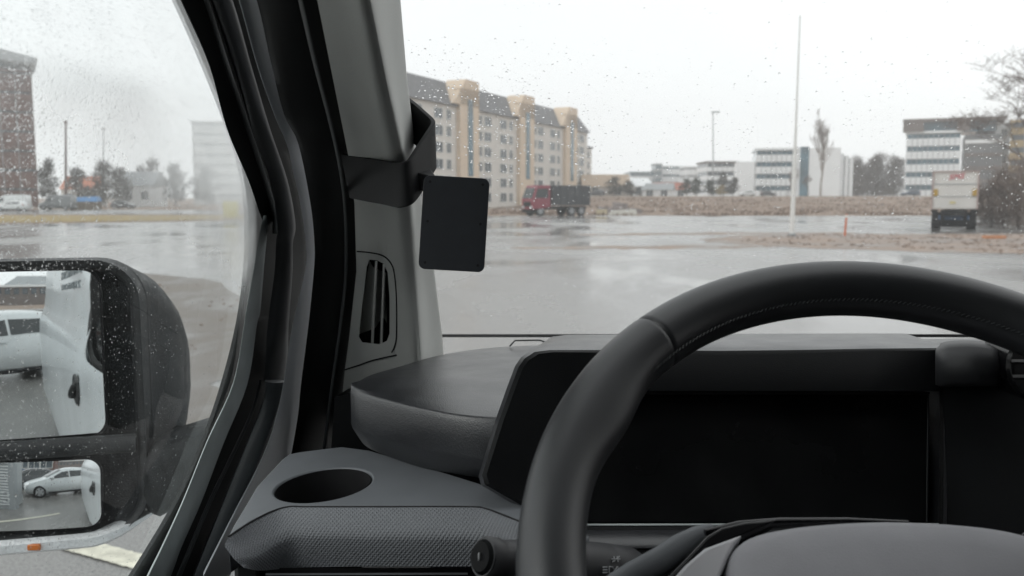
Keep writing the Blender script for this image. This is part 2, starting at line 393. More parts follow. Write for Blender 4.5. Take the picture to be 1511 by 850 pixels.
strip('belt_strip', [(318, 389, 394), (345, 383, 394), (400, 374, 389), (460, 363, 384), (480, 360, 379), (567, 344, 365), (654, 305, 330), (741, 270, 297), (807, 240, 268), (850, 219, 252), (940, 176, 213)], .009, .012, M_strip, .0008, .01)
strip('channel_lip', [(560, 383, 387), (602, 372, 377), (654, 349, 354), (741, 307, 313), (828, 270, 277), (940, 222, 230)], .022, .024, M_frame, .001, .004)
strip('window_channel', [(-160, 232, 240), (-80, 266, 274), (0, 299, 308), (94, 330, 338), (188, 361, 370), (301, 398, 406), (345, 402, 409)], .012, .026, M_frame, .003, .004)
strip('door_upright', [(-160, 243, 272), (-80, 277, 308), (0, 311, 343), (94, 343, 370), (188, 371, 398), (265, 398, 424), (330, 409, 436), (360, 407, 432), (400, 405, 432), (480, 395, 426), (540, 391, 425), (562, 389, 425)], .026, .036, M_frame, .006, .01)
strip('sill_rail', [(563, 391, 424), (580, 391, 420), (602, 386, 412), (654, 365, 394), (741, 330, 360), (828, 295, 330), (940, 250, 288)], .030, .042, mat('rail_plastic', (.085, .095, .098), .45, var=.1, vscale=20), .010, .012)
strip('door_gap', [(330, 420, 455), (400, 425, 455), (480, 415, 440), (567, 405, 424), (610, 398, 416), (654, 380, 402), (741, 345, 366), (828, 310, 335), (940, 262, 290)], .014, .026, M_black, 0, .01)
# lower door skin (outside) and inner lining
gl_rows = [y for y in ys]
edge = [D(interp(G, y) + 4, y, 0) for y in range(-160, 930, 12)]
def dplane(Y, z, off=0.): return Vector((-.248 + off + .22 * z, Y, z + HC))
topz = edge[0].z - HC; last = edge[-1]
poly = edge + [dplane(last.y - .25, last.z - HC - .03), dplane(-.42, last.z - HC - .05), dplane(-.455, .05), dplane(-.47, .34), dplane(edge[0].y - .12, .34)]
MB().add(poly, [tuple(range(len(poly)))]).build('window_glass', M_sideglass, door, smooth=0)
win = tuple(poly)
# outside surround of the window (seen in the mirror)
cen = sum(poly, Vector()) / len(poly)
def grow(p, d, off):
    v = p - cen; v.x = 0; return p + v.normalized() * d + Vector((off, 0, 0))
def chaikin(P, it):
    for _ in range(it):
        P = [q for i in range(len(P)) for q in (P[i].lerp(P[(i + 1) % len(P)], .25), P[i].lerp(P[(i + 1) % len(P)], .75))]
    return P
sp_ = chaikin([edge[0]] + edge[8::14] + list(poly[len(edge):]), 3)
MB().ringslab([grow(p, .080, -.014) for p in sp_], [grow(p, .004, -.0075) for p in sp_], (-.004, 0, 0)).build('outer_surround', M_rubber, door, smooth=0)

# body flange and seal between door and pillar
body_frame = thing('door_aperture', 'grey painted door aperture strip with thick black rubber seal beside the pillar', 'door frame', D(440, 640, .06))
strip('painted_flange', [(y, interp(Pl, y), interp(Pr, y) + 4) for y in (-160, -80, 0, 94, 169, 212, 260, 300, 360, 400, 480, 567, 610, 654, 698, 760, 850)], .050, .056, M_paint_grey, .0015, .01, body_frame)
strip('door_seal', [(-160, 322, 437), (-80, 351, 452), (0, 379, 470), (94, 400, 489), (169, 419, 505), (212, 440, 514), (300, 458, 527), (360, 464, 530), (400, 463, 529), (480, 455, 520), (567, 444, 508), (610, 440, 502), (654, 433, 497), (720, 420, 486)], .060, .097, M_rubber, .012, .01, body_frame, n=10)
strip('seal_lip', [(0, 440, 447), (94, 462, 469), (212, 492, 498), (300, 506, 511), (400, 508, 513), (480, 500, 505), (567, 488, 493), (654, 477, 482), (700, 470, 476)], .098, .102, M_frame, .002, .004, body_frame)

# ================================================================== DASHBOARD
dash = thing('dashboard', 'dark grey van dashboard with cup holder, grained top pad and binnacle', 'dashboard', U(700, 840, .75))
ZP = -.172
Fe = [(517, 572), (527, 576), (540, 580), (575, 589), (610, 597), (669, 608), (733, 613), (800, 614)]
Be = [(518, 570), (530, 562), (550, 552), (588, 541), (640, 526), (690, 517), (735, 512), (800, 509)]
G1 = [(518, 629), (528, 634), (545, 640), (585, 651), (625, 662), (680, 673), (725, 679), (800, 682)]
G2 = [(534, 653), (541, 659), (558, 668), (590, 680), (630, 692), (680, 701), (725, 707), (800, 712)]
def on_z(x, y, z=ZP): return U(x, y, tZ(x, y, z))
rings = []
for k in range(8):
    fx, fy = Fe[k]; tf = tZ(fx, fy, ZP)
    f = U(fx, fy, tf); f2 = U(fx, fy + 9, tf - .004); b = on_z(*Be[k])
    g1 = U(*G1[k], tf - .006 + .004); g2 = U(*G2[k], min(tT(*G2[k]) - .002, tf + .03))
    m1 = f.lerp(b, .5) + Vector((0, 0, .004)); f0 = f.lerp(b, .06) + Vector((0, 0, .0015))
    bk = b + Vector((0, .03, -.03)); bot = g2 + Vector((0, .1, -.02))
    rings.append([b, m1, f0, f.lerp(f2, .35), f2.lerp(g1, .08), f2.lerp(g1, .5), g1.lerp(f2, .06), g1.lerp(g2, .12), g2, bot, bk])
fine = []
cols_ = [cr([r[j] for r in rings], 5) for j in range(len(rings[0]))]
fine = [[cols_[j][i] for j in range(len(cols_))] for i in range(len(cols_[0]))]
MB().loft(fine).build('top_pad', M_dash, dash, smooth=38, bevel=.003, seg=3)
# rest of the dash top behind the binnacle, to the far side of the cab
mb = MB(); rings = []
for k in range(24):
    x = -.085 + 1.60 * k / 23
    bul = .14 * max(0, 1 - ((x - .66) / .80) ** 2)
    yb = 1.06 + bul
    rings.append([Vector((x, yb, HC - .196)), Vector((x, .98, HC - .188)), Vector((x, .88, HC - .19)), Vector((x, .86, HC - .26)), Vector((x, .86, HC - .5)), Vector((x, yb, HC - .55))])
mb.loft(rings).build('dash_top', M_dash, dash, smooth=40)
MB().slab([U(494, 586, .93), U(528, 578, .93), U(660, 590, .93), U(660, 700, .93), U(486, 700, .93)], (0, .1, -.01)).build('end_panel', M_hood, dash)

# tray with cup holder
CUP = (477.5, 714.5)
cc = T(*CUP); tn = Vector((-.08, -.03, 1)).normalized(); tu = Vector((1, 0, .08)).normalized(); tv = tn.cross(tu)
TO = [(335, 793), (346, 772), (357, 754), (379, 717), (401, 693), (415, 678), (426, 670), (440, 667), (470, 663), (505, 659), (545, 664), (640, 692), (705, 712), (800, 745), (870, 790), (860, 808), (790, 779), (766, 768), (738, 757), (716, 750), (690, 747), (560, 747), (458, 747), (426, 747), (401, 754), (369, 770)]
top = [T(*p) for p in TO]
tr = MB().slab(top, (0, .004, -.03)).build('tray', M_tray, dash, smooth=30)
RCU = .0392
circ = [(math.cos(2 * math.pi * k / 48), math.sin(2 * math.pi * k / 48)) for k in range(48)]
cut(tr, MB().loft([[cc + tu * RCU * 1.04 * a + tv * RCU * b * 1.02 + tn * .02 for a, b in circ], [cc + tu * RCU * a + tv * RCU * b - tn * .05 for a, b in circ]]))
b_ = tr.modifiers.new('bevel', 'BEVEL'); b_.width = .003; b_.segments = 3; b_.limit_method = 'ANGLE'; b_.angle_limit = R(40)
pr = [(RCU * 1.0, -.001), (RCU * .985, -.02), (RCU * .95, -.055), (RCU * .9, -.066), (0.001, -.067)]
MB().loft([[cc + tu * r * a + tv * r * b + tn * h for a, b in circ] for r, h in pr], True, False).build('cup_holder', M_black, dash, smooth=50)
# low raised rim sweeping round the cup on its outer side
rim = []
for k in range(0):
    a = R(75 + 180 * k / 26); rr = RCU * 1.19
    rim.append(cc + tu * rr * math.cos(a) + tv * rr * .98 * math.sin(a) + tn * .0006)
# woven trim below the tray crease
W4 = [((337, 792), (331, 805), (345, 825), (360, 838)), ((369, 771), (366, 792), (378, 822), (382, 842)), ((401, 755), (402, 775), (406, 805), (410, 840)),
      ((426, 748.5), (428, 764), (431, 793), (434, 838)), ((458, 748.5), (458, 764), (458, 792), (460, 837)), ((510, 748.5), (510, 764), (510, 793), (511, 836)), ((560, 748.5), (560, 765), (560, 794), (560, 836)),
      ((630, 748.5), (631, 765), (633, 794), (635, 836)), ((690, 748.5), (694, 766), (700, 795), (702, 836)), ((716, 751), (720, 768), (728, 798), (730, 838)), ((738, 758), (742, 774), (750, 804), (754, 842)),
      ((766, 770), (772, 786), (785, 815), (790, 850)), ((850, 806), (855, 820), (865, 846), (870, 880))]
rings = []
for a, b, c, d in W4:
    t0 = tT(*a)
    A, B, C_, D_ = U(*a, t0), U(*b, t0 - .009), U(*c, t0 - .020), U(*d, t0 - .012)
    rings.append([A, A.lerp(B, .5) + Vector((0, -.0004, .0006)), B, B.lerp(C_, .5) + Vector((0, -.001, .0008)), C_.lerp(B, .08), C_.lerp(D_, .10), C_.lerp(D_, .55), D_])
cols_ = [cr([r[j] for r in rings], 5) for j in range(8)]
fr_ = [[cols_[j][i] for j in range(8)] for i in range(len(cols_[0]))]
RG_ = [r + [r[-1] + Vector((0, .08, .0)), r[0] + Vector((0, .05, -.02))] for r in fr_]
wt_ = MB().loft(RG_).build('woven_trim', M_weave, dash, smooth=40)
vu = []; su = 0.
for i_, r in enumerate(RG_):                 # weave follows the strip: arc length along and across it
    if i_: su += (r[3] - RG_[i_ - 1][3]).length
    sv = 0.
    for j_, p in enumerate(r):
        if j_: sv += (p - r[j_ - 1]).length
        vu.append((su, sv))
uvl = wt_.data.uv_layers.new(name='UVMap')
for lp in wt_.data.loops: uvl.data[lp.index].uv = vu[lp.vertex_index]
MB().tube([T(p.x, p.y, -.0002) for p in cr([(x, y, 0) for x, y in ((337, 792), (369, 771), (401, 755), (426, 748), (458, 748), (560, 748), (690, 748), (716, 750.5), (738, 758), (768, 770))], 6)], .0008, 5).build('crease_seam', M_black, dash)
MB().hexa([U(350, 838, .66), U(900, 838, .66), U(900, 1100, .70), U(350, 1100, .70)], [U(350, 838, .8), U(900, 838, .8), U(900, 1100, .84), U(350, 1100, .84)]).build('lower_panel', M_black, dash)
MB().hexa([U(392, 846, .652), U(690, 845, .652), U(690, 848, .652), U(392, 849, .652)], [U(392, 846, .659), U(690, 845, .659), U(690, 848, .659), U(392, 849, .659)]).build('panel_edge', M_tray, dash)
MB().hexa([U(344, 826, .648), U(382, 838, .648), U(384, 900, .66), U(352, 900, .66)], [U(344, 826, .7), U(382, 838, .7), U(384, 900, .7), U(352, 900, .7)]).build('tray_support', M_frame, dash, bevel=.003)

# binnacle round the instrument screen
outer = [(1396, 511), (1300, 511), (1180, 511.5), (1060, 512), (940, 513), (850, 513.5), (806, 514), (784, 517), (769, 527), (760, 540), (748, 572), (731, 620), (718, 662), (706, 702), (710, 716), (760, 745), (850, 795), (960, 812), (1100, 812), (1250, 812), (1396, 812), (1398, 700), (1398, 600), (1397, 540)]
inner = [(1386, 577), (1290, 577), (1180, 577), (1060, 577), (940, 577), (868, 577), (846, 577), (836, 577), (834, 580), (833, 590), (833, 612), (833, 650), (833, 690), (833, 730), (833, 760), (834, 776), (860, 777), (960, 777), (1100, 776), (1250, 775), (1386, 774), (1386, 700), (1386, 640), (1386, 600)]
def tH(x, y): return .690 - .045 * (y - 512) / 200 + .00003 * (x - 760)
def tube_in(x, y): return tH(x, y) + .018
o3 = [U(x, y, tH(x, y) + .012) for x, y in outer]; o4 = []
cx_, cy_ = 1090, 650
for x, y in outer:
    v = Vector((cx_ - x, cy_ - y)).normalized(); o4.append(U(x + v.x * 12, y + v.y * 13, tH(x, y)))
o5 = [U(x, y, tH(x, y) + .003) for x, y in inner]; o6 = [U(x, y, tH(x, y) + .034) for x, y in inner]
o2 = [p + Vector((.02 if x < 1000 else 0, .075, -.001 if y < 560 else 0.)) for p, (x, y) in zip(o3, outer)]
o1 = [p + Vector((.05 if x < 1000 else 0, .26, -.06 if y < 560 else 0.)) for p, (x, y) in zip(o3, outer)]
o34 = [a.lerp(b, .45) - (Vector((0, 0, HC)) - a).normalized() * -.0025 for a, b in zip(o3, o4)]
MB().loft([o1, o2, o3, o34], True, False).build('binnacle', M_dash, dash, smooth=42)
MB().loft([o34, o4, o5, o6], True, False).build('binnacle_face', M_hood, dash, smooth=42)  # face darker than the lit shell: its shade is put into the colour
scr = [U(x, y, tH(x, y) + .026) for x, y in ((838, 582), (1372, 582), (1372, 771), (838, 772))]
MB().hexa(scr, [p + Vector((0, .012, .002)) for p in scr]).build('instrument_screen', M_screen, dash, bevel=.001)
def bar(x0, y0, x1, y1, wd, dt, m, nm):
    vx = Vector((x1 - x0, y1 - y0)).normalized(); nx = Vector((-vx.y, vx.x)) * wd
    c4 = [(x0, y0), (x1, y1), (x1 + nx.x, y1 + nx.y), (x0 + nx.x, y0 + nx.y)]
    MB().hexa([U(x, y, tH(x, y) + dt) for x, y in c4], [U(x, y, tH(x, y) + dt + .006) for x, y in c4]).build(nm, m, dash, bevel=.0004)
bar(1371, 582, 1369, 771, 2.5, .019, M_frame, 'screen_edge'); bar(836, 773, 1386, 772, 3, .012, M_strip, 'screen_edge')
bar(838, 578, 1372, 578, 4, .017, M_black, 'screen_edge')
# right-hand block with round vent, centre stack below it
rows = [(1380, 512, 572), (1396, 504, 571), (1430, 502, 570), (1462, 505, 570), (1480, 511, 569), (1492, 522, 566)]
rings = []
for k, (x, a, b) in enumerate(rows):
    t = [.694, .680, .667, .663, .668, .690][k]
    rings.append([U(x, a, t + .06), U(x, a + 3, t + .02), U(x, a + 10, t + .004), U(x, (a + b) / 2, t), U(x, b - 6, t + .002), U(x, b, t + .012), U(x, b, t + .06)])
cols_ = [cr([r[j] for r in rings], 5) for j in range(7)]
MB().loft([[cols_[j][i] for j in range(7)] for i in range(len(cols_[0]))]).build('vent_block', mat('block_plastic', (.022, .023, .025), .5, var=.1, vscale=30, bump=.15, bscale=1200, spec=.5), dash, smooth=70)
vc = U(1540, 536, .66); rg = []
for r_, dy in ((.031, .03), (.031, -.004), (.029, -.006), (.027, -.004), (.026, .015)):
    rg.append([vc + Vector((r_ * math.cos(2 * math.pi * k / 40), dy, r_ * 1.0 * math.sin(2 * math.pi * k / 40))) for k in range(40)])
MB().loft(rg, True, False).build('round_vent', M_gloss, dash, smooth=40)
for dz_ in (-.012, 0, .012):
    wv_ = math.sqrt(.026 ** 2 - dz_ ** 2)
    MB().box(vc + Vector((0, .006, dz_)), (wv_ * 2, .012, .0016)).build('vent_blade', M_black, dash, bevel=.0004)
MB().hexa([U(1486, 500, .71), U(1900, 500, .71), U(1900, 640, .70), U(1486, 640, .70)], [U(1486, 500, .8), U(1900, 500, .8), U(1900, 640, .8), U(1486, 640, .8)]).build('centre_surround', M_black, dash, bevel=.006)
MB().hexa([U(1391, 560, .70), U(1900, 568, .71), U(1900, 1000, .63), U(1391, 1000, .63)], [U(1391, 560, .8), U(1900, 568, .8), U(1900, 1000, .8), U(1391, 1000, .8)]).build('centre_panel', mat('centre_plastic', (.010, .011, .012), .6, var=.1, vscale=25, bump=.2, bscale=1000, spec=.12), dash)
# column shelf under the screen, shroud
rings = []
for x in (860, 900, 1000, 1100, 1200, 1400):
    rings.append([U(x, 781, tH(x, 781) + .012), U(x, 784, tH(x, 784) - .01), U(x, 803, tH(x, 803) - .022), U(x, 809, tH(x, 809) - .022), U(x, 815, tH(x, 815) - .012), U(x, 830, tH(x, 815) + .03), U(x, 781, tH(x, 781) + .05)])
MB().loft(rings).build('column_shelf', M_dash, dash, smooth=50)
MB().hexa([U(850, 812, .60), U(1500, 812, .60), U(1500, 1200, .58), U(850, 1200, .58)], [U(850, 812, .7), U(1500, 812, .7), U(1500, 1200, .7), U(850, 1200, .7)]).build('column_shroud', M_black, dash)
# thin wire loop and cowl line at the screen base
MB().tube([U(x, y, 1.0) for x, y in ((752, 511), (760, 502.5), (796, 502), (806, 505), (812, 508))], .0009, 6).build('wire_loop', M_frame, dash)
MB().tube([Vector((X_at(x, 1.17), 1.17 + .0 * x, HC - .187)) for x in (600, 700, 800, 900, 1060, 1200, 1300, 1380, 1500, 1650)], .0022, 6).build('cowl_edge', M_black, dash)

# ================================================================== STEERING WHEEL
WC = Vector((.209, .404, HC - .1795)); PHI = R(50)
we1 = Vector((1, 0, 0)); wu = Vector((0, math.sin(PHI), math.cos(PHI))); wn = Vector((0, -math.cos(PHI), math.sin(PHI)))
def WP(x, s, h=0.): return WC + we1 * x + wu * s + wn * h
wheel = thing('steering_wheel', 'black leather steering wheel with stitched rim and grey airbag cover', 'steering wheel', WC)
RW, NR = .190, 720
def rim_ring(a0, a1, n, loop, seams):
    rings = []
    for i in range(n + (0 if loop else 1)):
        a = a0 + (a1 - a0) * i / n
        r1 = .0172; ri = 0.
        for c in (R(150), R(30)):                       # thumb rests
            ri += .0055 * math.exp(-((a - c) / R(9)) ** 2)
        for c in seams:
            r1 -= .0011 * math.exp(-((a - c) / R(.28)) ** 2)
        ring = []
        for k in range(28):
            b = 2 * math.pi * k / 28
            cx = math.cos(b); rr = r1 + (ri if cx < 0 else 0) * (-cx if cx < 0 else 0)
            rad = RW + rr * cx; h = r1 * 1.04 * math.sin(b)
            ring.append(WP(rad * math.cos(a), rad * math.sin(a), h))
        rings.append(ring)
    return rings
SE_ = [R(130.5), R(49.5)]
MB().loft(rim_ring(0, 2 * math.pi, NR, True, SE_ + [R(230), R(310)]), True, False, True).build('rim', M_leather, wheel, smooth=60)
# stitches along the inner edge
st = MB()
for i in range(150):
    a = R(20 + 140 * i / 150)
    for dd in (.6,):
        p = WP((RW - .0160) * math.cos(a), (RW - .0160) * math.sin(a), .0074); p2 = WP((RW - .0167) * math.cos(a + R(dd)), (RW - .0167) * math.sin(a + R(dd)), .0062)
        st.tube([p, p2], .0006, 5)
so = st.build('stitching', M_leather2, wheel, smooth=60); so['kind'] = 'stuff'
# airbag cover
pad = [(-.094, .004), (-.0935, .020), (-.088, .034), (-.074, .043), (-.045, .0485), (0, .051), (.045, .0485), (.074, .043), (.088, .034), (.0935, .020), (.094, .004), (.088, -.03), (.065, -.065), (.03, -.085), (-.03, -.085), (-.065, -.065), (-.088, -.03)]
PD = cr([(x, y, 0) for x, y in pad], 4, True); HB = -.047
rings = [[WP(p.x * s_, p.y * s_ + (1 - s_) * -.015, HB + h) for p in PD] for s_, h in ((.97, -.022), (1.0, -.012), (1.0, -.004), (.985, .002), (.955, .0065), (.88, .011), (.70, .0155), (.45, .018), (.2, .019))]
MB().loft(rings).build('airbag_cover', M_hub, wheel, smooth=70)
# hub shell and spokes
rings = [[WP(p.x * s_, p.y * s_, HB + h) for p in PD] for s_, h in ((1.03, -.02), (1.035, -.035), (.8, -.055), (.5, -.06))]
MB().loft(rings).build('hub_shell', M_gloss, wheel, smooth=60)
def spoke(pts, hs, m, nm, w_=.012):
    f = [WP(x, y, h) for (x, y), h in zip(pts, hs)]; b = [p - wn * w_ for p in f]
    MB().slab(f, -wn * w_).build(nm, m, wheel, bevel=.003, seg=3)
def WX(px, py, h):
    r = ray(px, py); o_ = Vector((0, 0, HC)); return o_ + r * ((h - (o_ - WC).dot(wn)) / r.dot(wn))
MB().slab([WX(x, y, -.046) for x, y in ((1097, 787), (1062, 800), (1040, 808), (1012, 832), (985, 862), (950, 900), (1010, 930), (1058, 890), (1064, 848), (1076, 820), (1086, 802))], -wn * .010).build('spoke', M_satin, wheel, bevel=.002, seg=3)
MB().slab([WX(x, y, -.050) for x, y in ((1150, 764), (1098, 769), (1064, 777), (1042, 790), (1016, 818), (985, 850), (940, 898), (955, 908), (992, 864), (1016, 836), (1044, 812), (1066, 803), (1100, 790), (1130, 778))], -wn * .012).build('spoke_trim', M_gloss, wheel, bevel=.002, seg=3)
MB().tube([WX(1052, 780, -.062), WX(1030, 791, -.062), WX(1003, 808, -.062), WX(975, 828, -.062), WX(935, 850, -.062), WX(890, 880, -.062)], [.003, .006, .0075, .008, .008, .008], 14).build('spoke_backing', M_tray, wheel, smooth=60)
MB().tube([WX(x, y, -.054) for x, y in ((1040, 786), (1090, 776), (1150, 771.5), (1250, 770), (1340, 772))], [.002, .003, .003, .0025, .0015], 10).build('cover_edge', M_gloss, wheel, smooth=60)
for sgn in (1,):
    spoke([(sgn * .090, .028), (sgn * .102, .022), (sgn * .150, -.028), (sgn * .172, -.055), (sgn * .166, -.075), (sgn * .120, -.05), (sgn * .094, -.03)], [-.046, -.046, -.03, -.012, -.012, -.03, -.046], M_satin, 'spoke')
    spoke([(sgn * .078, .047), (sgn * .086, .052), (sgn * .106, .036), (sgn * .150, -.008), (sgn * .172, -.035), (sgn * .168, -.048), (sgn * .148, -.022), (sgn * .100, .022), (sgn * .089, .034)], [-.052, -.052, -.046, -.03, -.014, -.014, -.03, -.048, -.05], M_gloss, 'spoke_trim', .014)
MB().tube([WP(0, 0, HB - .055), WP(0, .0, HB - .16)], [.05, .055], 32).build('column', M_black, wheel, smooth=50)

# ================================================================== LIGHT STALK
stalk = thing('light_stalk', 'dark indicator stalk with white lamp symbols behind the steering wheel', 'stalk', U(880, 826, .56))
A_, B_ = U(712, 822, .515), U(938, 846, .60)
ax = (B_ - A_).normalized()
def stalk_ring(s, r):
    p = A_ + ax * s; up = Vector((0, 0, 1)); up = (up - ax * up.dot(ax)).normalized(); sd = ax.cross(up)
    return [p + up * r * math.cos(2 * math.pi * k / 28) + sd * r * .92 * math.sin(2 * math.pi * k / 28) for k in range(28)]
Ls = (B_ - A_).length
prof = [(0, .0085), (.0, .0115), (.002, .0125), (.010, .0123), (.013, .0112), (.016, .0116), (.028, .0128), (.03, .0122), (.0305, .0126), (.050, .0124), (.066, .0130), (.072, .0160), (.076, .0168), (Ls - .034, .0174), (Ls - .0335, .0168), (Ls - .032, .0174), (Ls - .010, .0172), (Ls - .003, .0150), (Ls, .010)]
MB().loft([stalk_ring(s, r) for s, r in prof]).build('stalk_body', mat('stalk_plastic', (.055, .056, .060), .5, var=.1, vscale=40, spec=.4), stalk, smooth=40)
MB().tube([A_ - ax * .0022, A_ + ax * .001], [.0085, .0112], 28).build('end_cap', M_hood, stalk)
def sym(pts, wd=.0005, nm='symbol'):
    MB().tube(pts, wd, 5).build(nm, M_symbol, stalk)
def SX(pts, wd=.0005):                     # thin print on the barrel's face
    def hit(px, py):
        r = ray(px, py); best = None
        for k in range(200):
            p = Vector((0, 0, HC)) + r * (.52 + .0006 * k); q = p - A_; s_ = q.dot(ax)
            if (q - ax * s_).length < .0172: return p - r * .0008
        return Vector((0, 0, HC)) + r * .575
    sym([hit(x, y) for x, y in pts], wd)
SX([(899, 836), (904, 837), (907, 841), (905, 845), (899, 846), (899, 836)])
for yy in (837, 841, 845): SX([(890, yy), (896, yy)])
for xx in (911, 918): SX([(xx, 836), (xx + 3, 841), (xx, 846), (xx - 3, 841), (xx, 836)])
for xx in (906, 911): SX([(xx, 821), (xx + 1, 829)])
SX([(903, 825), (915, 825)]); SX([(904, 829), (914, 821)])
cp = A_ - ax * .0027
sym([cp + Vector((0, 0, .0022)), cp + Vector((0, .0012, .0008)), cp + Vector((0, .0012, -.0012)), cp + Vector((0, 0, -.0024)), cp + Vector((0, -.0012, -.001)), cp + Vector((0, -.001, .001)), cp + Vector((0, 0, .0022))], .0006)

# ================================================================== WINDSCREEN
def WS(x, z, off=0.):
    bul = .14 * max(0, 1 - ((x - .66) / .80) ** 2)
    return Vector((x, .86 + bul + off - 1.3 * z, z + HC))
screen = thing('windscreen', 'raked windscreen glass speckled with small rain drops', 'windscreen', WS(.3, -.19))
g = MB(); rings = []
for i in range(25):
    z = -.21 + .52 * i / 24
    f = [WS(-.135 + .02 * i / 24 + 1.60 * j / 30, z) for j in range(31)]
    rings.append(f)
g.loft([r for r in rings], False, False)
g.build('screen_glass', M_windscreen, screen, smooth=80)
def drops(name, parent, pts, zup=True):
    mb = MB()
    for c, nrm, r, el in pts:
        a = nrm.orthogonal().normalized()
        dn = Vector((0, 0, -1)); dn = (dn - nrm * dn.dot(nrm)).normalized(); sd = nrm.cross(dn)
        n = 8; ph = random.random(); rad = [1 + random.uniform(-.18, .18) for _ in range(n)]
        vs = []
        for rr, hh in ((1.0, 0.), (.86, .30), (.5, .52)):
            for k in range(n):
                t = 2 * math.pi * (k + ph) / n
                vs.append(c + (dn * math.cos(t) * el + sd * math.sin(t)) * r * rr * rad[k] + nrm * hh * r)
        vs.append(c + nrm * .60 * r)
        fs = [tuple(range(n - 1, -1, -1))]
        for L in range(2):
            for k in range(n): fs.append((L * n + k, L * n + (k + 1) % n, (L + 1) * n + (k + 1) % n, (L + 1) * n + k))
        for k in range(n): fs.append((2 * n + k, 2 * n + (k + 1) % n, 3 * n))
        mb.add(vs, fs)
    o = mb.build(name, M_water, parent, smooth=80); o['kind'] = 'stuff'; return o
nW = Vector((0, 1, 1 / 1.3)); nW = Vector((0, 1.0, 1.3)).normalized()
rng = random.Random(3); pts = []
while len(pts) < 4000:
    px = rng.uniform(560, 1520); py = rng.uniform(-10, 520)
    dens = .10 + .50 * math.exp(-((py - 265) / 95) ** 2) + 1.6 * math.exp(-((px - 700) / 130) ** 2 - ((py - 165) / 60) ** 2)
    dens *= .35 + 1.3 * max(0, noise.noise(Vector((px / 70, py / 50, 2.)))+.35)
    if py < 60: dens *= .35
    if py > 400: dens *= .3
    if rng.random() > dens: continue
    r = ray(px, py); x = r.x * .8
    t = .9
    for _ in range(6):
        x = r.x * t; bul = .14 * max(0, 1 - ((x - .66) / .80) ** 2); t = (.86 + bul) / (r.y + 1.3 * r.z)
    c = r * t; c = Vector((c.x, c.y + .001, c.z + HC + .001))
    u_ = rng.random(); rad = .00028 + .0006 * u_ ** 3 + (.0005 if rng.random() < .03 else 0)
    pts.append((c, nW, rad, rng.uniform(.9, 1.5)))
drops('rain_drops', screen, pts)
nD = Vector((-1, 0, .22)).normalized(); pts = []
while len(pts) < 14000:
    px = rng.uniform(-25, 392); py = rng.uniform(-10, 850)
    if px > interp(G, py) - 1: continue
    edge_ = interp(G, py) - px
    dens = .45 + (.9 if py < 400 else 0.) * math.exp(-edge_ / 45.) + .35 * noise.noise(Vector((px / 40, py / 40, 9.)))
    if py > 400: dens *= .30
    if rng.random() > dens: continue
    c = D(px, py, -.0042)
    u_ = rng.random(); rad = .00017 + .00030 * u_ ** 2.5 + (.0003 if rng.random() < .01 else 0)
    pts.append((c, nD, rad, rng.uniform(.9, 1.6)))
drops('rain_drops', door, pts)

# ================================================================== WING MIRROR
MR = R(14)                                   # face turned towards the driver
mo = Vector((-.478, 1.105, HC - .25))         # right edge of the face
mxv = Vector((math.cos(MR), math.sin(MR), 0)); mfv = Vector((-math.sin(MR), math.cos(MR), 0)); mzv = Vector((0, 0, 1))
def MP(x, z, f): return mo + mxv * x + mzv * z + mfv * f
wing = thing('wing_mirror', 'large black van wing mirror with two glasses, clear indicator strip and thick arm', 'wing mirror', MP(.1, -.12, .05))
def sq(x0, x1, z0, z1, r, f, n=8): return [MP(x, z, f) for x, z in rrect(x0, x1, z0, z1, r, n)]
zt, zb = .172, -.188
rings = [sq(-.262, -.018, zb + .010, zt - .018, .035, .034), sq(-.268, -.014, zb + .007, zt - .014, .04, .020), sq(-.274, -.007, zb + .004, zt - .006, .05, .004), sq(-.28, .0, zb, zt, .055, .002), sq(-.284, .004, zb + .001, zt + .001, .058, .016), sq(-.284, .007, zb + .003, zt + .001, .06, .035),
         sq(-.28, .018, zb + .012, zt - .004, .07, .05), sq(-.28, .032, zb + .03, zt - .012, .08, .075), sq(-.27, .041, zb + .050, zt - .028, .09, .105), sq(-.255, .042, zb + .07, zt - .052, .095, .14), sq(-.24, .036, zb + .085, zt - .07, .09, .16), sq(-.22, .02, zb + .105, zt - .095, .07, .18), sq(-.19, -.02, zb + .13, zt - .12, .05, .195)]
MB().loft(rings).build('housing', M_housing, wing, smooth=85)
def ogroove(f, m): pass
rings = [sq(-.2855, .0055, zb, zt + .002, .0585, .020), sq(-.2862, .0066, zb - .0005, zt + .0027, .059, .0215), sq(-.2855, .0060, zb, zt + .002, .0585, .023)]
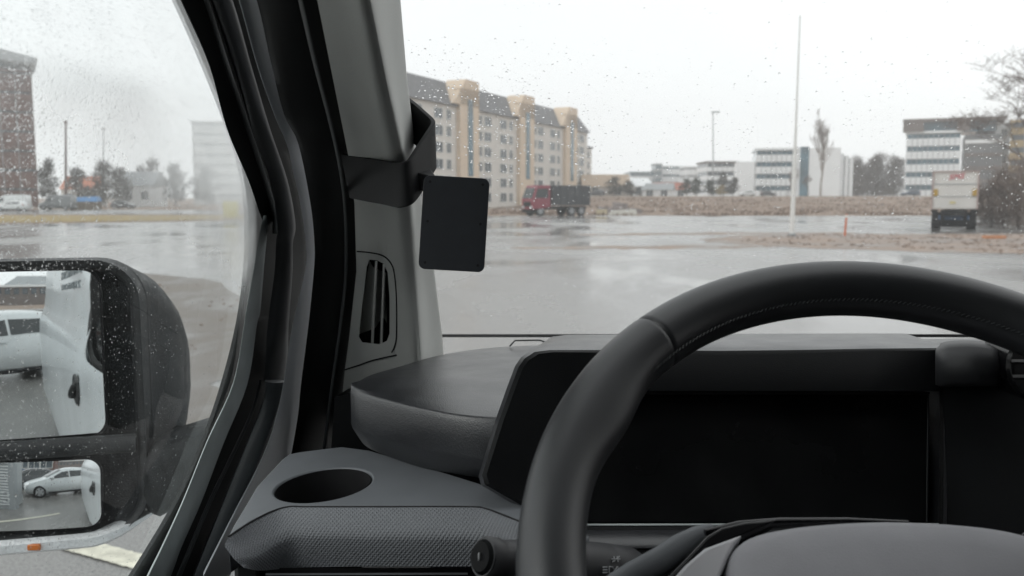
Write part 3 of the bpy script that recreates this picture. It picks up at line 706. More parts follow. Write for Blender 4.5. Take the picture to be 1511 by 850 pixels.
# seam between bezel and shell
MB().loft([sq(-.2848, .0052, zb + .001, zt + .0018, .0585, .0225), sq(-.2848, .0056, zb + .001, zt + .0018, .0585, .0245)], True, False).build('housing_seam', M_black, wing)
def convex(name, x0, x1, z0, z1, r, f, yaw, pitch, rad, parent=wing):
    cx, cz = (x0 + x1) / 2, (z0 + z1) / 2; n = 26
    o0 = [Vector((a, b, 0)) for a, b in rrect(x0 - cx, x1 - cx, z0 - cz, z1 - cz, r, 8)]; out = []
    for i in range(len(o0)):                 # even spacing round the outline, so the curve is carried along the straight edges too
        a, b = o0[i], o0[(i + 1) % len(o0)]; m_ = max(1, int((b - a).length / .004))
        out += [tuple(a.lerp(b, k / m_)[:2]) for k in range(m_)]
    Mr = Matrix.Rotation(yaw, 3, 'Z') @ Matrix.Rotation(pitch, 3, 'X')
    rings = []
    for k in range(14):
        s_ = 1 - k / 13.2
        ring = []
        for x, z in out:
            d = Vector((x * s_, ((x * s_) ** 2 + (z * s_) ** 2) / (2 * rad), z * s_)); d = Mr @ d
            ring.append(MP(cx, cz, f) + mxv * d.x + mfv * d.y + mzv * d.z)
        rings.append(ring)
    mb = MB().loft(rings, True, False); kk = len(out); mb.f.append(tuple(range(13 * kk, 14 * kk)))
    o = mb.build(name, M_mirror, parent, smooth=80)
    # dark backing rim
    bk = [[p + mfv * .004 + (p - MP(cx, cz, f)) * .025 for p in rings[0]], [p + mfv * .0005 + (p - MP(cx, cz, f)) * .022 for p in rings[0]], [p + mfv * .003 for p in rings[3]]]
    MB().loft(bk, True, False).build('glass_rim', M_black, o, smooth=60)
    return o
convex('main_glass', -.262, -.050, -.058, .158, .022, .010, R(.45), R(-.8), 2.0)
convex('wide_angle_glass', -.262, -.058, -.174, -.086, .018, .008, R(-8.9), R(-4.0), .5)
# bar between the glasses
MB().loft([[MP(x, -.069 + .0125 * math.cos(a), .008 - .010 * math.sin(a)) for a in [math.pi * k / 10 for k in range(11)]] for x in (-.275, -.2, -.1, -.03, -.012)], False, False).build('divider_bar', M_housing, wing, smooth=60)
# arm to the door
def armring(x, y, z0, z1, y0, y1):
    return [Vector((x, b, HC + a)) for a, b in rrect(z0, z1, y0, y1, min(z1 - z0, y1 - y0) * .35, 5)]
MB().loft([armring(-.485, 0, -.425, -.325, 1.108, 1.22), armring(-.470, 0, -.425, -.318, 1.095, 1.22), armring(-.45, 0, -.412, -.312, 1.085, 1.21), armring(-.42, 0, -.385, -.302, 1.06, 1.20), armring(-.38, 0, -.355, -.288, 1.03, 1.19), armring(-.34, 0, -.335, -.255, .99, 1.18), armring(-.29, 0, -.335, -.225, .96, 1.18)]).build('arm', M_housing, wing, smooth=50)
# indicator lens along the lower edge
M_lens = mat('clear_lens', (.80, .82, .83), .15, var=.12, vscale=40, bump=.9, bscale=260, coat=.6)
M_amber = mat('amber_lens', (.55, .16, .03), .25, var=.1, vscale=30, coat=.4)
rings = []
for k in range(19):
    u_ = k / 18; x = -.275 + .285 * u_
    z = zb - .006 + (.030 * max(0, (u_ - .70) / .30) ** 1.6); hh = .0100 * (1 - .75 * max(0, (u_ - .75) / .25) ** 1.5) 
    f = -.002 + .02 * max(0, (u_ - .8) / .2)
    rings.append([MP(x, z + hh, f + .004), MP(x, z + hh * .6, f - .004), MP(x, z - hh * .5, f - .002), MP(x, z - hh, f + .006), MP(x, z - hh * .8, f + .03), MP(x, z + hh, f + .03)])
ln = MB().loft(rings).build('indicator_lens', M_lens, wing, smooth=40)
MB().box(MP(-.137, zb - .005, -.0062), (.017, .004, .009)).build('amber_insert', M_amber, ln, bevel=.002)

# ================================================================== THE VAN'S OWN BODY
van = thing('delivery_van', 'white delivery van body seen along its flank in the wing mirror', 'van', (-.3, -2, 0))
VPF = [(.75, .10), (.74, .0), (.70, -.07), (.55, -.127), (.3, -.182), (.1, -.226), (-.1, -.270), (-.25, -.303), (-.30, -.322), (-.37, -.352), (-.46, -.372), (-.62, -.382), (-.9, -.383), (-1.15, -.382), (-1.42, -.376), (-1.56, -.345)]
VC = .66
def vx(z): return interp([(a, b) for a, b in reversed(VPF)], z)
rings = []
for Y, s_ in ((-4.75, .93), (-4.7, .97), (-4.6, 1), (-3, 1), (-1.5, 1), (-.94, 1), (-.7, 1), (-.44, 1)):
    bx_ = min(1, max(0, (-.44 - Y) / .5))    # cargo sides stand straighter than the cab
    L = [Vector((VC + (x - bx_ * .16 * max(0, min(z, .55) + .2) - VC) * s_, Y, HC + z * (1 if z < 0 else (.96 + .04 * s_)))) for z, x in VPF]
    rings.append(L + [Vector((2 * VC - p.x, p.y, p.z)) for p in reversed(L)])
MB().loft(rings, True, True).build('cargo_body', M_white, van, smooth=40)
# door skin below the window, front wing
belt = sorted([(p.y, p.z - HC) for p in edge if p.z - HC < -.13])
bl0 = belt[0]
def beltz(Y):
    if Y < bl0[0]: return bl0[1] - .045 * (1 - math.exp((Y - bl0[0]) * 3.3)) + .16 * max(0, (-.22 - Y) / .22) ** 2.4
    if Y > belt[-1][0]: return belt[-1][1] - .02
    return interp(belt, Y)
rings = []
for k in range(60):
    Y = -.435 + 1.9 * k / 59; zt_ = beltz(Y) - .012
    rings.append([Vector((vx(zt_ + (-1.52 - zt_) * j / 18) - .006, Y, HC + zt_ + (-1.52 - zt_) * j / 18)) for j in range(19)])
MB().loft(rings, False, False).build('door_skin', M_white, van, smooth=60)
# crease strip and black side rub rail
# handle on the door: dark cup and grip
hy, hz = -.52, -.60
hcp = Vector((vx(hz) - .007, hy, HC + hz))
cup_ = [[hcp + Vector((-.001 + .0 * d, math.cos(2 * math.pi * k / 24) * r1, math.sin(2 * math.pi * k / 24) * r1 * .8)) + Vector((d, 0, 0)) for k in range(24)] for r1, d in ((.105, 0), (.098, -.008), (.085, -.011), (.05, -.007), (.01, -.006))]
MB().loft(cup_, True, False).build('door_handle', M_housing, van, smooth=50)
MB().tube([hcp + Vector((-.004, .075, .05)), hcp + Vector((-.018, .06, .03)), hcp + Vector((-.024, .02, -.005)), hcp + Vector((-.022, -.04, -.035)), hcp + Vector((-.004, -.085, -.05))], [.012, .017, .02, .019, .014], 12).build('handle_grip', M_housing, van, smooth=60)
def vxc(z, Y): return vx(z) - min(1, max(0, (-.44 - Y) / .5)) * .16 * max(0, min(z, .55) + .2)
def text_part(txt, size, org, xd, ud, m, parent, ext=.002, shear=0., nm='lettering', spacing=1., wide=1.):
    cu = bpy.data.curves.new('t', 'FONT'); cu.body = txt; cu.size = size; cu.extrude = ext; cu.shear = shear; cu.space_character = spacing
    cu.resolution_u = 3
    to = bpy.data.objects.new('t', cu); col.objects.link(to); bpy.context.view_layer.update()
    me = bpy.data.meshes.new_from_object(to.evaluated_get(bpy.context.evaluated_depsgraph_get()))
    bpy.data.objects.remove(to); bpy.data.curves.remove(cu)
    xd = Vector(xd).normalized(); ud = Vector(ud).normalized(); nd = xd.cross(ud); org = Vector(org) - (wloc(parent) if parent else Vector())
    for v in me.vertices: v.co = org + xd * v.co.x * wide + ud * v.co.y + nd * v.co.z
    o = bpy.data.objects.new(nm, me); col.objects.link(o); me.materials.clear(); me.materials.append(m); o['kind'] = 'stuff'
    if parent: o.parent = parent
    return o
M_letter = mat('dark_lettering', (.20, .23, .24), .5, var=.05)
ud_ = Vector((.06, 0, 1)).normalized()
text_part('TAAY', .24, Vector((vxc(.12, -2) - .004, -.98, HC + .12)), (0, -1, 0), ud_, M_letter, van, wide=2.6)
text_part('21818OAT', .085, Vector((vxc(.02, -2) - .004, -.98, HC + .02)), (0, -1, 0), ud_, M_letter, van, wide=3.4)
text_part('21818OAT', .07, Vector((vxc(-.07, -2) - .004, -.98, HC - .07)), (0, -1, 0), ud_, M_letter, van, wide=4.0)
# cab shell round the driver
M_lining = mat('headlining', (.10, .10, .10), .9, var=.05, vscale=30)
M_floor = mat('cab_floor', (.02, .02, .02), .9)
rings = []
for Y, zt_ in ((-.44, .72), (-.15, .66), (.12, .55), (.32, .43), (.43, .345)):
    L = [dplane(Y, .30, -.003), dplane(Y, .34, -.0)]; x0 = L[1].x
    arc = [Vector((x0 + (VC - x0) * (1 - math.cos(a)), Y, HC + .34 + (zt_ - .34) * math.sin(a) ** .6)) for a in [R(90) * k / 8 for k in range(1, 9)]]
    L = L + arc; rings.append(L + [Vector((2 * VC - p.x, p.y, p.z)) for p in reversed(L[:-1])])
cab = MB().loft(rings, False, False).build('cab_roof', M_lining, van, smooth=60)
MB().box((VC, -.43, HC - .35), (1.95, .03, 2.1)).build('bulkhead', M_floor, van)
MB().box((VC, .36, HC - 1.15), (1.95, 1.56, .04)).build('cab_floor', M_floor, van)
MB().slab([Vector((2 * VC + .25, -.44, HC - .28)), Vector((2 * VC + .25, 1.15, HC - .20)), Vector((2 * VC + .3, 1.15, HC - 1.2)), Vector((2 * VC + .3, -.44, HC - 1.2))], (.03, 0, 0)).build('passenger_door', M_hood, van)
MB().box((VC, 1.10, HC - .82), (1.95, .04, .66)).build('firewall', M_floor, van)
px_w = 2 * VC + .25
MB().ringslab([Vector((px_w + .03, -.44, HC - .30)), Vector((px_w + .03, 1.15, HC - .30)), Vector((px_w - .02, .45, HC + .36)), Vector((px_w - .02, -.44, HC + .36))],
              [Vector((px_w + .02, -.28, HC - .16)), Vector((px_w + .02, .86, HC - .14)), Vector((px_w - .01, .36, HC + .22)), Vector((px_w - .01, -.28, HC + .22))], (.03, 0, 0)).build('passenger_window_frame', M_floor, van)
MB().tube([WS(1.44, -.2, -.03), WS(1.44, .05, -.03), WS(1.42, .31, -.03)], .05, 12).build('passenger_pillar', M_pillar, van)
inner_rows = [beltz(Y) for Y in (-.43, -.2, 0, .2, .4, .55, .7)]
MB().slab([dplane(Y, beltz(Y) - .15, .026) for Y in (-.43, -.2, 0, .2, .4, .55, .7, .85)] + [Vector((-.2, .85, HC - 1.2)), Vector((-.2, -.43, HC - 1.2))], (-.02, 0, 0)).build('door_lining', M_hood, van)

# ================================================================== GROUND
M_soil = mat('field_soil', (.25, .19, .15), .95, var=.38, vscale=.35, bump=.0, spec=.2)
def wet_mat(name, c, r0, r1, scale, var=.25, pud=.5):
    m, n, b = nodes_of(name)
    tc = n.nodes.new('ShaderNodeTexCoord'); nz = n.nodes.new('ShaderNodeTexNoise'); nz.inputs['Scale'].default_value = scale
    nz.inputs['Detail'].default_value = 7; nz.inputs['Roughness'].default_value = .6; nz.inputs['Distortion'].default_value = .4
    mp = n.nodes.new('ShaderNodeMapping'); mp.inputs['Scale'].default_value = (1.5, .7, 1)
    n.links.new(tc.outputs['Object'], mp.inputs[0]); n.links.new(mp.outputs[0], nz.inputs['Vector'])
    rp = n.nodes.new('ShaderNodeValToRGB'); rp.color_ramp.elements[0].position = .36; rp.color_ramp.elements[1].position = .62
    rp.color_ramp.elements[0].color = [x * (1 - var) for x in c] + [1]; rp.color_ramp.elements[1].color = [x * (1 + var) for x in c] + [1]
    n.links.new(nz.outputs[0], rp.inputs[0])
    n2 = n.nodes.new('ShaderNodeTexNoise'); n2.inputs['Scale'].default_value = 60; n2.inputs['Detail'].default_value = 4
    n.links.new(tc.outputs['Object'], n2.inputs['Vector'])
    mxx = n.nodes.new('ShaderNodeMix'); mxx.data_type = 'RGBA'; mxx.blend_type = 'OVERLAY'; mxx.inputs[0].default_value = .9
    n.links.new(rp.outputs[0], mxx.inputs[6]); n.links.new(n2.outputs[0], mxx.inputs[7]); n.links.new(mxx.outputs[2], b.inputs['Base Color'])
    mr = n.nodes.new('ShaderNodeMapRange'); mr.inputs[1].default_value = .36; mr.inputs[2].default_value = .64; mr.inputs[3].default_value = r0; mr.inputs[4].default_value = r1
    n.links.new(nz.outputs[0], mr.inputs[0]); n.links.new(mr.outputs[0], b.inputs['Roughness'])
    bp = n.nodes.new('ShaderNodeBump'); bp.inputs['Distance'].default_value = .012
    m3 = n.nodes.new('ShaderNodeMapRange'); m3.inputs[1].default_value = .40; m3.inputs[2].default_value = .60; m3.inputs[3].default_value = .02; m3.inputs[4].default_value = .6
    n.links.new(nz.outputs[0], m3.inputs[0]); n.links.new(m3.outputs[0], bp.inputs['Strength'])
    n.links.new(n2.outputs[0], bp.inputs['Height']); n.links.new(bp.outputs[0], b.inputs['Normal'])
    return m
M_asphalt = wet_mat('wet_asphalt', (.185, .182, .175), .06, .36, .13, .32)
M_gravel = wet_mat('wet_gravel', (.24, .185, .15), .35, .9, .35, .35)
M_grass = mat('winter_grass', (.30, .235, .12), .95, var=.3, vscale=.8, spec=.2)
M_line = mat('worn_line', (.62, .60, .50), .6, var=.25, vscale=14)
def gh(x, y):
    s = min(1, max(0, (x + 4) / 24)); s = s * s * (3 - 2 * s)
    u_ = min(1, max(0, (y - 97) / 95)); return 2.3 * s * u_ * u_ * (3 - 2 * u_)
xs = [-3000, -1200, -500, -250, -120, -60, -30, -15, -4, 2, 8, 14, 20, 30, 45, 60, 80, 110, 150, 220, 400, 900, 3000]
ys_ = [-3000, -900, -300, -100, -40, 0, 40, 80, 97, 104, 112, 120, 130, 140, 150, 160, 170, 180, 192, 210, 300, 700, 3200]
mb = MB(); mb.loft([[Vector((x, y, gh(x, y) - .012)) for x in xs] for y in ys_], False, False)
o = struct(mb.build('ground', M_soil, None, smooth=60)); tag(o, 'brown bare field and ground beyond the wet car park', None)
def patch(name, pts, z, m, lab, n=6, jit=.5, cat=None):
    P = cr([(x, y, 0) for x, y in pts], n, True); rr = random.Random(len(name))
    P = [Vector((p.x + rr.uniform(-jit, jit), p.y + rr.uniform(-jit, jit), z)) for p in P]
    mb = MB(); mb.add(P, [tuple(range(len(P)))])
    bm_ = mb.build(name, m, None, smooth=0); bm = bmesh.new(); bm.from_mesh(bm_.data); bmesh.ops.triangulate(bm, faces=bm.faces)
    for f in bm.faces:
        if f.normal.z < 0: f.normal_flip()
    bm.to_mesh(bm_.data); bm.free()
    struct(bm_); bm_['label'] = lab; return bm_
patch('car_park', [(-60, -60), (-70, 20), (-62, 58), (-34, 65), (-18, 78), (-8, 90), (4, 94), (20, 93), (36, 92), (48, 93), (60, 88), (60, 30), (50, -20), (40, -60)], .0, M_asphalt, 'wet grey asphalt car park with shallow puddles', jit=.25)
patch('road', [(-140, 100), (-60, 101), (-22, 104), (-6, 103), (-6, 110), (-22, 122), (-60, 140), (-140, 150)], .004, M_asphalt, 'wet road beyond the grass strip at left', jit=.1)
patch('gravel_verge', [(8.5, 38), (11, 43), (15, 45.5), (22, 46), (30, 47), (44, 49), (58, 50), (58, 28), (40, 27), (26, 27.5), (16, 30), (10, 34)], .006, M_gravel, 'brown muddy gravel verge in front of the white pole', jit=.5)
patch('grass_strip', [(-130, 66), (-60, 67), (-36, 69), (-22, 80), (-10, 95), (-3, 98), (-4, 105), (-12, 104), (-24, 98), (-40, 94), (-70, 93), (-130, 94)], .012, M_grass, 'dry yellow grass strip beyond the car park', jit=.4)
patch('grass_edge', [(26, 39), (32, 43), (40, 46), (54, 48), (56, 42), (44, 40), (33, 38)], .012, M_grass, 'patch of dry grass at the foot of the brown thicket', jit=.3)
patch('mud_patch', [(3.5, 45), (8, 47.5), (14, 48), (19, 47.6), (16, 46), (9, 45), (5, 44)], .003, M_gravel, 'thin brown mud smear left of the white pole', jit=.5)
patch('mud_patch', [(0, 33), (4, 34.6), (9, 34.6), (10, 33.6), (6, 32.6), (2, 32.2)], .003, M_gravel, 'low brown mud smear on the wet asphalt in mid view', jit=.5)
patch('mud_patch', [(-2.6, 6.4), (-3.0, 9.5), (-4.4, 15), (-8, 21), (-16, 24), (-17, 14), (-11, 8.5), (-6, 6.6)], .003, wet_mat('near_gravel', (.15, .132, .115), .30, .8, .5, .3), 'patch of loose brown gravel beyond the wing mirror', jit=.3)
def line(p0, p1, wd, nm_lab):
    a, b = Vector((*p0, .008)), Vector((*p1, .008)); d = (b - a).normalized(); nn = Vector((-d.y, d.x, 0)) * wd / 2
    mb = MB(); N = 160; rr = random.Random(5)
    L = [a.lerp(b, k / N) + nn * rr.uniform(.93, 1.05) for k in range(N + 1)]; Q = [a.lerp(b, k / N) - nn * rr.uniform(.93, 1.05) for k in range(N + 1)]
    mb.loft([L, Q], False, False); o = mb.build('parking_line', M_line, None, smooth=0)
    struct(o); o['label'] = nm_lab; return o
line((-4.4, 5.62), (-1.0, 3.88), .15, 'worn white parking line beside the van, below the wing mirror')
line((-3.6, -2.6), (-1.1, -4.2), .13, 'worn white parking line behind the van, seen in the mirror')

# loose stones on the verge and clods on the field
rr = random.Random(17); sm = MB()
def stone(mb, c, r):
    vs = [c + Vector((rr.uniform(.6, 1.2) * i * r, rr.uniform(.6, 1.2) * j * r, rr.uniform(.3, .8) * k2 * r)) for k2 in (-.3, 1) for j in (-1, 1) for i in (-1, 1)]
    mb.add(vs, [(0, 2, 3, 1), (4, 5, 7, 6), (0, 1, 5, 4), (2, 6, 7, 3), (0, 4, 6, 2), (1, 3, 7, 5)])
for _ in range(2600):
    x, y = rr.uniform(9, 40), rr.uniform(28, 46.5)
    if x < 9 + abs(y - 38) * .9 or noise.noise(Vector((x * .5, y * .5, 0))) < -.05: continue
    stone(sm, Vector((x, y, .01)), rr.uniform(.02, .075))
for _ in range(900):
    x, y = rr.uniform(-13, -4), rr.uniform(6, 19)
    if noise.noise(Vector((x * .6, y * .6, 4))) < 0: continue
    stone(sm, Vector((x, y, .004)), rr.uniform(.008, .028))
o = sm.build('gravel_stones', M_gravel, None, smooth=0); tag(o, 'loose brown stones scattered over the muddy verge', None, kind='stuff')
tf = MB()
for _ in range(9000):
    y = 95 + 70 * rr.random() ** 1.4; x = rr.uniform(-3, .75 * y)
    if noise.noise(Vector((x * .15, y * .08, 7))) < -.1: continue
    z = gh(x, y) - .02; h = rr.uniform(.08, .40); a = rr.random() * 3.14; wv = Vector((math.cos(a), math.sin(a), 0)) * rr.uniform(.05, .22)
    tf.add([Vector((x, y, z)) - wv, Vector((x, y, z)) + wv, Vector((x + rr.uniform(-.1, .1), y, z + h))], [(0, 1, 2)])
o = tf.build('field_tufts', mat('dry_tufts', (.22, .165, .13), .95, var=.35, vscale=.7), None, smooth=0); tag(o, 'dry brown tufts covering the field', None, kind='stuff')

# ================================================================== BUILDINGS
M_cream = mat('cream_render', (.62, .59, .55), .9, var=.06, vscale=.3)
M_orange = mat('ochre_render', (.63, .51, .39), .9, var=.06, vscale=.3)
M_roof = mat('slate_roof', (.13, .13, .135), .7, var=.15, vscale=.8)
M_pane = mat('window_pane', (.06, .08, .095), .12, var=.5, vscale=.35)
M_pane_b = mat('window_pane_blue', (.055, .125, .165), .12, var=.45, vscale=.25)
M_wframe = mat('window_frame_white', (.62, .62, .60), .6)
M_conc = mat('white_panel', (.80, .82, .83), .7, var=.04, vscale=.2)
M_brick = mat('dark_brick', (.135, .072, .06), .9, var=.3, vscale=.6)
M_brown = mat('brown_cladding', (.13, .105, .095), .7, var=.15, vscale=.3)
M_yellow = mat('ochre_cladding', (.33, .24, .11), .8, var=.2, vscale=.25)
M_grey = mat('grey_cladding', (.30, .32, .33), .6, var=.08, vscale=.3)
al = math.atan2(70, 32)
apt = thing('apartment_building', 'long cream apartment block with ochre stair towers and dark roof', 'building', (-13.3, 148, 0), al)
mb = MB().box((23, 7, 9), (108, 14, 18)); mb.build('wall', M_cream, apt, local=True, smooth=0)
MB().box((80, 7, 7.2), (6.2, 12, 14.4)).build('end_wing', M_cream, apt, local=True, smooth=0)
MB().add([(-31.5, -.6, 17.9), (77.6, -.6, 17.9), (77.6, 14.6, 17.9), (-31.5, 14.6, 17.9), (-31.5, 3.2, 22.6), (77.6, 3.2, 22.6), (77.6, 10.6, 22.6), (-31.5, 10.6, 22.6)],
         [(0, 1, 5, 4), (1, 2, 6, 5), (2, 3, 7, 6), (3, 0, 4, 7), (4, 5, 6, 7), (3, 2, 1, 0)]).build('roof', M_roof, apt, local=True, smooth=0)
MB().box((80, 7, 14.6), (6.8, 12.6, .5)).build('wing_roof', M_roof, apt, local=True, smooth=0)
def wmesh(w_, h_):
    f = MB().ringslab([(-w_ / 2, -.10, -h_ / 2), (w_ / 2, -.10, -h_ / 2), (w_ / 2, -.10, h_ / 2), (-w_ / 2, -.10, h_ / 2)],
                      [(-w_ / 2 + .12, -.10, -h_ / 2 + .12), (w_ / 2 - .12, -.10, -h_ / 2 + .12), (w_ / 2 - .12, -.10, h_ / 2 - .12), (-w_ / 2 + .12, -.10, h_ / 2 - .12)], (0, .14, 0))
    f.box((0, -.06, 0), (.1, .08, h_ - .2))
    p = MB().box((0, -.01, 0), (w_ - .2, .06, h_ - .2))
    a = f.mesh('window'); a.materials.append(M_wframe); b = p.mesh('pane'); b.materials.append(M_pane); return a, b
WWm, WNm = wmesh(3.0, 1.9), wmesh(1.7, 1.9)
def put_window(parent, mm, x, y, z, rz=0):
    a = bpy.data.objects.new('window', mm[0]); b = bpy.data.objects.new('pane', mm[1])
    col.objects.link(a); col.objects.link(b); a.parent = parent; b.parent = a; a.location = (x, y, z); a.rotation_euler = (0, 0, rz)
for tx in (-14, 12, 38, 64):
    if tx > -14:
        tw = MB().box((tx, -.2, 10.6), (7.4, 1.2, 21.2))
        tw.add([(tx - 6.2, -.8, 18.3), (tx + 3.7, -.8, 18.3), (tx + 3.7, -.8, 22.9), (tx - 1.5, -.8, 22.9), (tx - 6.2, 3, 18.3), (tx + 3.7, 3, 18.3), (tx + 3.7, 3, 22.9), (tx - 1.5, 3, 22.9)],
               [(0, 1, 2, 3), (7, 6, 5, 4), (0, 4, 5, 1), (1, 5, 6, 2), (2, 6, 7, 3), (3, 7, 4, 0)])
        tw = tw.build('stair_tower', M_orange, apt, local=True, smooth=0)
        MB().box((tx + .2, -.82, 12.6), (1.9, .12, 13.6)).build('stair_glass', M_pane_b, tw, local=True, smooth=0)
    for ox, mm in ((5.6, WNm), (8.8, WWm), (15.8, WWm), (19.4, WNm)):
        if not (-9 < tx + ox < 77): continue
        for k in range(6): put_window(apt, mm, tx + ox, -.005, 2.0 + 2.85 * k)
for k in range(5): put_window(apt, WNm, 80.4, .995, 2.0 + 2.7 * k)

def office(name, label, px0, px1, pytop, Y, dep_, bands, base=None, m_wall=M_conc, m_glass=M_pane_b, z0=None, nm_mull=8, roof=None, rz=0., sill=.4):
    x0, x1 = X_at(px0, Y), X_at(px1, Y); zt_ = F(px0, pytop, Y).z; zb_ = gh(x0, Y) - .3 if z0 is None else z0
    t = thing(name, label, 'building', ((x0 + x1) / 2, Y, zb_), rz); wd = (x1 - x0) * math.cos(rz); H = zt_ - zb_
    MB().box((0, dep_ / 2 + .15, H / 2 - .1), (wd - .5, dep_ - .3, H - .3)).build('glass_core', m_glass, t, local=True, smooth=0)
    hs_ = H / bands
    for k in range(bands):
        MB().box((0, dep_ / 2, k * hs_ + hs_ * (1 - sill) / 2), (wd, dep_, hs_ * (1 - sill))).build('spandrel', m_wall, t, local=True, smooth=0)
    MB().box((0, dep_ / 2, H + .2), (wd + .4, dep_ + .4, .6)).build('parapet', roof or m_wall, t, local=True, smooth=0)
    for k in range(nm_mull + 1):
        MB().box((-wd / 2 + .2 + (wd - .4) * k / nm_mull, .05, H / 2), (.14, .3, H - .1)).build('mullion', m_wall if k in (0, nm_mull) else M_grey, t, local=True, smooth=0)
    return t, wd, H
t, wd, H = office('office_block', 'white three-storey office with dark window bands behind the white pole', 1112, 1172, 221, 228, 16, 4, sill=.42, rz=R(-12))
for (a, b, c, m_, nm) in ((1086, 1112, 238, M_conc, 'wing_wall'), (1187, 1231, 219, M_conc, 'wing_wall'), (1175, 1187, 217, M_pane_b, 'stair_glass'), (1171, 1176, 217, M_conc, 'end_wall')):
    xa, xb = X_at(a, 228), X_at(b, 228); zz = F(a, c, 228).z - t.location.z
    MB().box(((xa + xb) / 2 - t.location.x, 8.1 if m_ is M_conc else 7.9, zz / 2), (xb - xa - .06, 16, zz)).build(nm, m_, t, local=True, smooth=0)
for k, px in enumerate((1233, 1240, 1247, 1254)):
    zz = F(px, 224 + k * 3, 228).z - t.location.z; xx = X_at(px, 226) - t.location.x
    MB().box((xx - .2, 4.5 + .5 * k, zz / 2), (.9, 6, zz)).build('fin_wall', M_conc, t, local=True, smooth=0)
    MB().box((xx - .8, 5.2 + .5 * k, zz / 2 - .4), (.28, 6, zz)).build('fin_window', M_grey, t, local=True, smooth=0)
t, wd, H = office('office_block', 'large white office with five blue window bands behind the parked trailer', 1330, 1410, 196, 232, 18, 5, sill=.42, nm_mull=10, rz=R(-25))
xa, xb = X_at(1411, 232) - t.location.x, X_at(1459, 232) - t.location.x
MB().box(((xa + xb) / 2, 9, H / 2 - .5), (xb - xa, 17.4, H - .4)).build('glass_wing', mat('brown_glazing', (.12, .125, .13), .3, var=.3, vscale=.2), t, local=True, smooth=0)
for k in range(5): MB().box(((xa + xb) / 2, .2, (k + .25) * H / 5), (xb - xa, .5, .9)).build('spandrel', M_brown if k < 4 else M_conc, t, local=True, smooth=0)
MB().box(((-wd / 2 + xb) / 2 - .2, 9, H + 1.7), (wd / 2 + xb - 3, 16, 3.0)).build('top_storey', M_pane_b, t, local=True, smooth=0)
MB().box(((-wd / 2 + xb) / 2 - .3, 9, H + 3.3), (wd / 2 + xb + 1.4, 20, .8)).build('roof', M_brown, t, local=True, smooth=0)
MB().box((-wd / 2 + 1.6, 1.2, H + 1.7), (5, 4, 2.6)).build('roof_cabin', M_brown, t, local=True, smooth=0)
MB().box((xb - 9.2, 1.0, H + 1.7), (3.0, 3.6, 2.6)).build('roof_cabin', M_brown, t, local=True, smooth=0)
x0, x1 = X_at(1460, 228), X_at(1481, 228); zz = F(1460, 180, 228).z
t = thing('white_tower', 'plain white tower wall between the offices at right', 'building', ((x0 + x1) / 2, 228, gh(80, 228) - .2))
MB().box((0, 5, (zz - t.location.z) / 2), (x1 - x0, 10, zz - t.location.z)).build('wall', M_conc, t, local=True, smooth=0)
for k in range(5): put_window(t, WNm, .3, -.005, 3 + 3.4 * k)
office('ochre_building', 'ochre and brown banded building at the right edge behind the bare tree', 1483, 1600, 178, 215, 16, 6, m_wall=M_yellow, m_glass=M_pane, sill=.45, nm_mull=6, rz=R(-28))
office('far_office', 'small distant white office with flat teal roof storey left of the taller one', 928, 966, 255, 400, 20, 3, m_wall=M_conc, nm_mull=5, roof=M_pane_b)
office('far_office', 'distant white office with three thin window lines', 975, 1009, 246, 395, 20, 4, m_wall=M_conc, nm_mull=5, sill=.3)
t, wd, H = office('far_tower', 'narrow dark blue glazed block between two distant white offices', 965, 975, 243, 392, 12, 5, m_wall=M_grey, nm_mull=2, sill=.6)
office('far_office', 'pale distant office receding behind the dark-roofed one', 1010, 1038, 247, 380, 18, 4, m_wall=M_conc, m_glass=M_grey, nm_mull=4, sill=.3)
office('far_office', 'grey and white distant office with dark top storey below the tall lamp', 1040, 1086, 240, 300, 16, 4, m_wall=M_conc, m_glass=M_pane, nm_mull=6, roof=M_brown, sill=.5)
office('brick_tower', 'dark brick block at the left edge behind the misted window', -160, 62, 100, 170, 20, 7, m_wall=M_brick, m_glass=M_pane, z0=0, nm_mull=9, sill=.12, rz=R(30))
bt = [o for o in bpy.data.objects if o.name == 'brick_tower'][0]
hb = F(0, 100, 170).z; wb_ = (X_at(62, 170) - X_at(-160, 170)) * math.cos(R(30)) / 2
MB().slab([(-wb_, -2, hb + 6.5), (wb_ - 6, -2, hb + 4.2), (wb_ + 1.2, -2, hb + 2.6), (wb_ + .2, -2, hb + 1.6), (-wb_, -2, hb + 3)], (0, 22, 0)).build('roof_canopy', M_grey, bt, smooth=0, local=True)
MB().box((-3.5, 9, hb + 1.6), (wb_ * 2 - 7, 16, 3.0)).build('roof_glazing', M_pane_b, bt, smooth=0, local=True)
office('pale_building', 'tall pale grey building fading into mist through the side window', 290, 420, 182, 260, 25, 8, m_wall=mat('hazed_grey', (.52, .54, .54), .8), m_glass=M_grey, z0=0, nm_mull=5, sill=.3, rz=R(17))  # wall lightened: part of the haze is put into its colour
